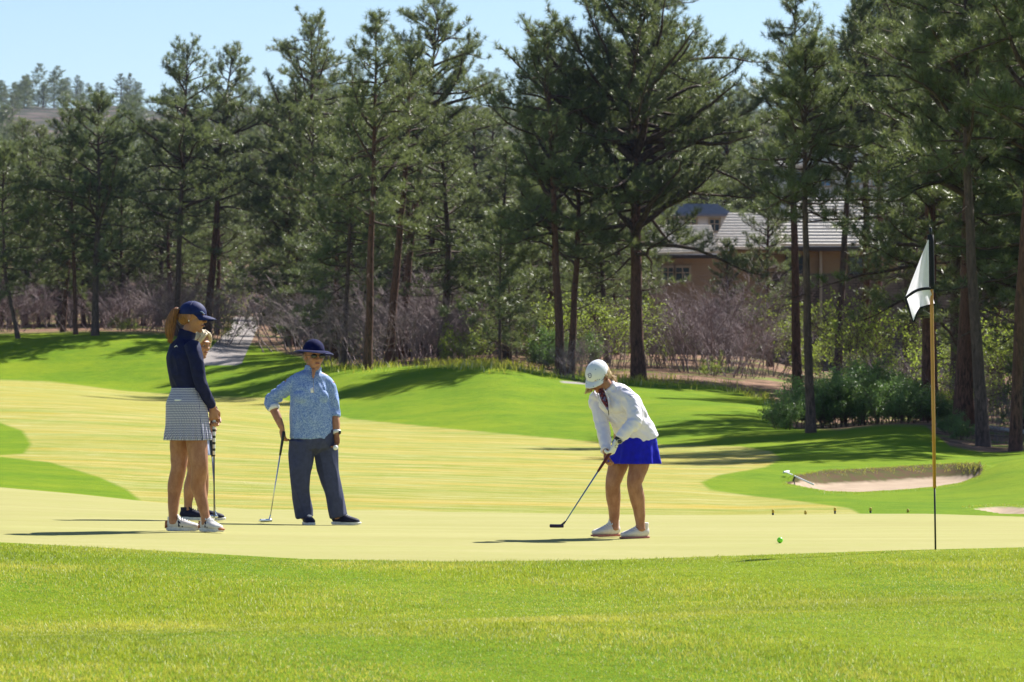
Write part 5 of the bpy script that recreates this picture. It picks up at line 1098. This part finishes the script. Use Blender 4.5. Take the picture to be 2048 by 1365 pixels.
Cc.hand(b, p(1210, 900, -.33), (-.05, -.2, -1), (.9, -.3, -.2), -1, .8, .98)
Cc.done(); Cc.face(eyes=False)
t = Soup(); t.tube([p(1276, 880, .0), p(1270, 862, -.01), p(1258, 836, -.05), p(1242, 808, -.10), p(1227, 788, -.135), p(1217, 777, -.16)], [(.172, .138), (.168, .134), (.154, .126), (.166, .128), (.156, .095), (.074, .066)], side=SC, n=26, cap=.03)
t.tube([p(1200, 788, -.04), p(1193, 800, .0), p(1199, 826, -.07), p(1204, 852, -.14), p(1209, 880, -.245), p(1210, 899, -.32)], [.056, .058, .053, .049, .044, .038], n=18, cap=.1)
t.tube([p(1246, 785, -.20), p(1255, 797, -.25), p(1264, 818, -.295), p(1266, 840, -.345), p(1250, 858, -.385), p(1236, 873, -.40)], [.058, .062, .057, .053, .046, .038], n=18, cap=.1)
t.tube([p(1219, 779, -.155), p(1212, 770, -.175)], [(.070, .064), (.066, .062)], n=20, sub=1, cap=.02)
t.ell(p(1216, 806, -.17), (.070, .06, .064)); t.ell(p(1236, 808, -.20), (.074, .065, .066))
fuse('jacket', t, JACKET, Cc.root, .006, 3, wr=.006, wsc=(17, 17, 19), seed=11)
plain('shirt', Soup().tube([p(1200, 777, -.228), p(1206, 795, -.255), p(1213, 812, -.270), p(1215, 819, -.268)], [(.022, .018), (.024, .012), (.012, .008), (.002, .003)], side=(1, .2, 0), n=14, sub=4), FLORAL, Cc.root)
for q_ in (([p(1206, 776, -.235), p(1215, 795, -.272), p(1216, 818, -.275)]), ([p(1193, 779, -.205), p(1197, 800, -.245), p(1214, 820, -.272)])): plain('lapel', Soup().tube(q_, [(.004, .008), (.004, .009), (.003, .005)], n=10), JACKET, Cc.root)
plain('zip', Soup().tube([p(1215, 818, -.275), p(1216, 828, -.262)], [(.003, .003)] * 2, n=6, sub=1), BLACK, Cc.root)
BLOGO = simple('blue_print_mark', (.04, .06, .22), .6)
for q_ in (([p(1256, 782, -.312), p(1260, 780, -.316), p(1263, 783, -.312)]), ([p(1254, 788, -.318), p(1266, 787, -.322)]), ([p(1257, 791, -.325), p(1265, 790, -.327)])): plain('sleeve_logo', Soup().tube(q_, [.0017] * len(q_), n=5, sub=1), BLOGO, Cc.root)
Cc.skirt([(p(1272, 858, .0), .150, .120), (p(1270, 885, .0), .178, .150), (p(1269, 905, .0), .190, .164), (p(1268, 925, .0), .202, .180)], ROYAL, 11, .016, .12, side=SC)
cp = Cc.cap(CAPW, .056, .014, r=(.079, .102, .086))
rg_ = []
for i in range(25):
    a = 2 * math.pi * i / 24; x = .013 * math.cos(a); z = .046 + .013 * math.sin(a); y = .102 * math.sqrt(max(0, 1 - (x / .079) ** 2 - (z / .086) ** 2)) - .006 + .001; rg_.append(Cc.hp(x, y, z + .024))
plain('cap_emblem', Soup().tube(rg_, [.003] * 25, n=6, sub=1), simple('emblem_grey', (.10, .11, .22), .6), cp)
x0 = Cc.hp(0, .102 * math.sqrt(1 - (.046 / .086) ** 2) - .006, .070); plain('cap_emblem', Soup().ell(x0, (.007, .0025, .007), Cc.hR), simple('emblem_blue', (.20, .22, .38), .6), cp)
h = Soup(); h.ell(Cc.hp(0, -.028, .0), (.079, .080, .076), Cc.hR); h.ell(Cc.hp(0, -.07, -.05), (.06, .04, .06), Cc.hR)
fuse('hair', h, HAIRC, Cc.root, .005, 2, wr=.004, wsc=(40, 40, 8), cut=lambda q: (q - Cc.hc).dot(Cc.hR @ Vector((0, 1, 0))) > -.01 or (q - Cc.hc).dot(Cc.hR @ Vector((0, 0, 1))) > .05)
h = Soup(); strands(h, [Cc.hp(-.07, .0, .01), p(1181, 764, -.19), p(1178, 776, -.20), p(1174, 782, -.20)], 40, [.008, .012, .016, .018], .004, 4); strands(h, [Cc.hp(.07, -.04, .02), p(1219, 750, -.15), p(1223, 760, -.14), p(1225, 766, -.13)], 34, [.008, .012, .014, .014], .004, 6); plain('hair_ends', h, HAIRC, Cc.root)
sg_ = Soup()
for sx_ in (-1, 1): sg_.ell(Cc.hp(sx_ * .033, .088, .002), (.026, .008, .016), Cc.hR); sg_.tube([Cc.hp(sx_ * .058, .080, .006), Cc.hp(sx_ * .075, .04, .006), Cc.hp(sx_ * .075, -.01, .004)], [.003] * 3, n=6)
fuse('sunglasses', sg_, DARKG, Cc.root, .003, 1)
gv = Soup(); Cc.hand(gv, p(1230, 880, -.40), (-.38, -.05, -.9), (-.6, .3, .2), 1, .75, 1.04, rr=1.12); fuse('glove', gv, GLOVE, Cc.root, .0045, 2)
gl = plain('glove_logo', Soup().tube([p(1230 + 5 * math.cos(a * .3927) * .6, 889 + 5 * math.sin(a * .3927) * .6, -.432) for a in range(17)], [.0014] * 17, n=5, sub=1), BLACK, Cc.root)
wt = plain('watch', Soup().tube([p(1237, 873, -.40), p(1232, 879, -.40)], [.034, .033], n=18, sub=1, cap=.02), BLACK, Cc.root); plain('watch_face', Soup().ell(p(1236, 879, -.437), (.019, .008, .018)), DARKG, wt); plain('watch_rim', Soup().tube([p(1236, 879, -.443) + Vector((.018 * math.cos(a * .3927), 0, .017 * math.sin(a * .3927))) for a in range(17)], [.002] * 17, n=5, sub=1), CHROME, wt)
Cc.shoe(p(1240, 1072, .14), (-.76, -.60), .262, SHOEW, PINKS, LACE, collar=.014, th=.018); Cc.shoe(p(1297, 1075, .01), (-.78, -.60), .262, SHOEW, PINKS, LACE, collar=.014, th=.018)
club('blue shafted putter swung low by the woman in the white jacket', Cc, p(1229, 884, -.385), p(1121, 1047, -.60), 'blade', GRIPR, SHAFTB, PURP, (.35, -.93, 0), glen=.25)

# ---------------------------------------------------------------- the air between here and the far hill
bm = bmesh.new(); bmesh.ops.create_cube(bm, size=1)
for v in bm.verts: v.co = Vector((v.co.x * 11600, 3020 + v.co.y * 6100, 30 + v.co.z * 330))
me = bpy.data.meshes.new('haze'); bm.to_mesh(me); bm.free()
m = bpy.data.materials.new('haze'); m.use_nodes = True; nt = m.node_tree; nt.nodes.remove(nt.nodes['Principled BSDF'])
pv = nt.nodes.new('ShaderNodeVolumePrincipled'); pv.inputs['Color'].default_value = (.52, .64, 1.0, 1); pv.inputs['Density'].default_value = .00006; pv.inputs['Anisotropy'].default_value = .2
nt.links.new(pv.outputs[0], nt.nodes['Material Output'].inputs['Volume']); tag(obj('haze', me, m), kind='stuff')
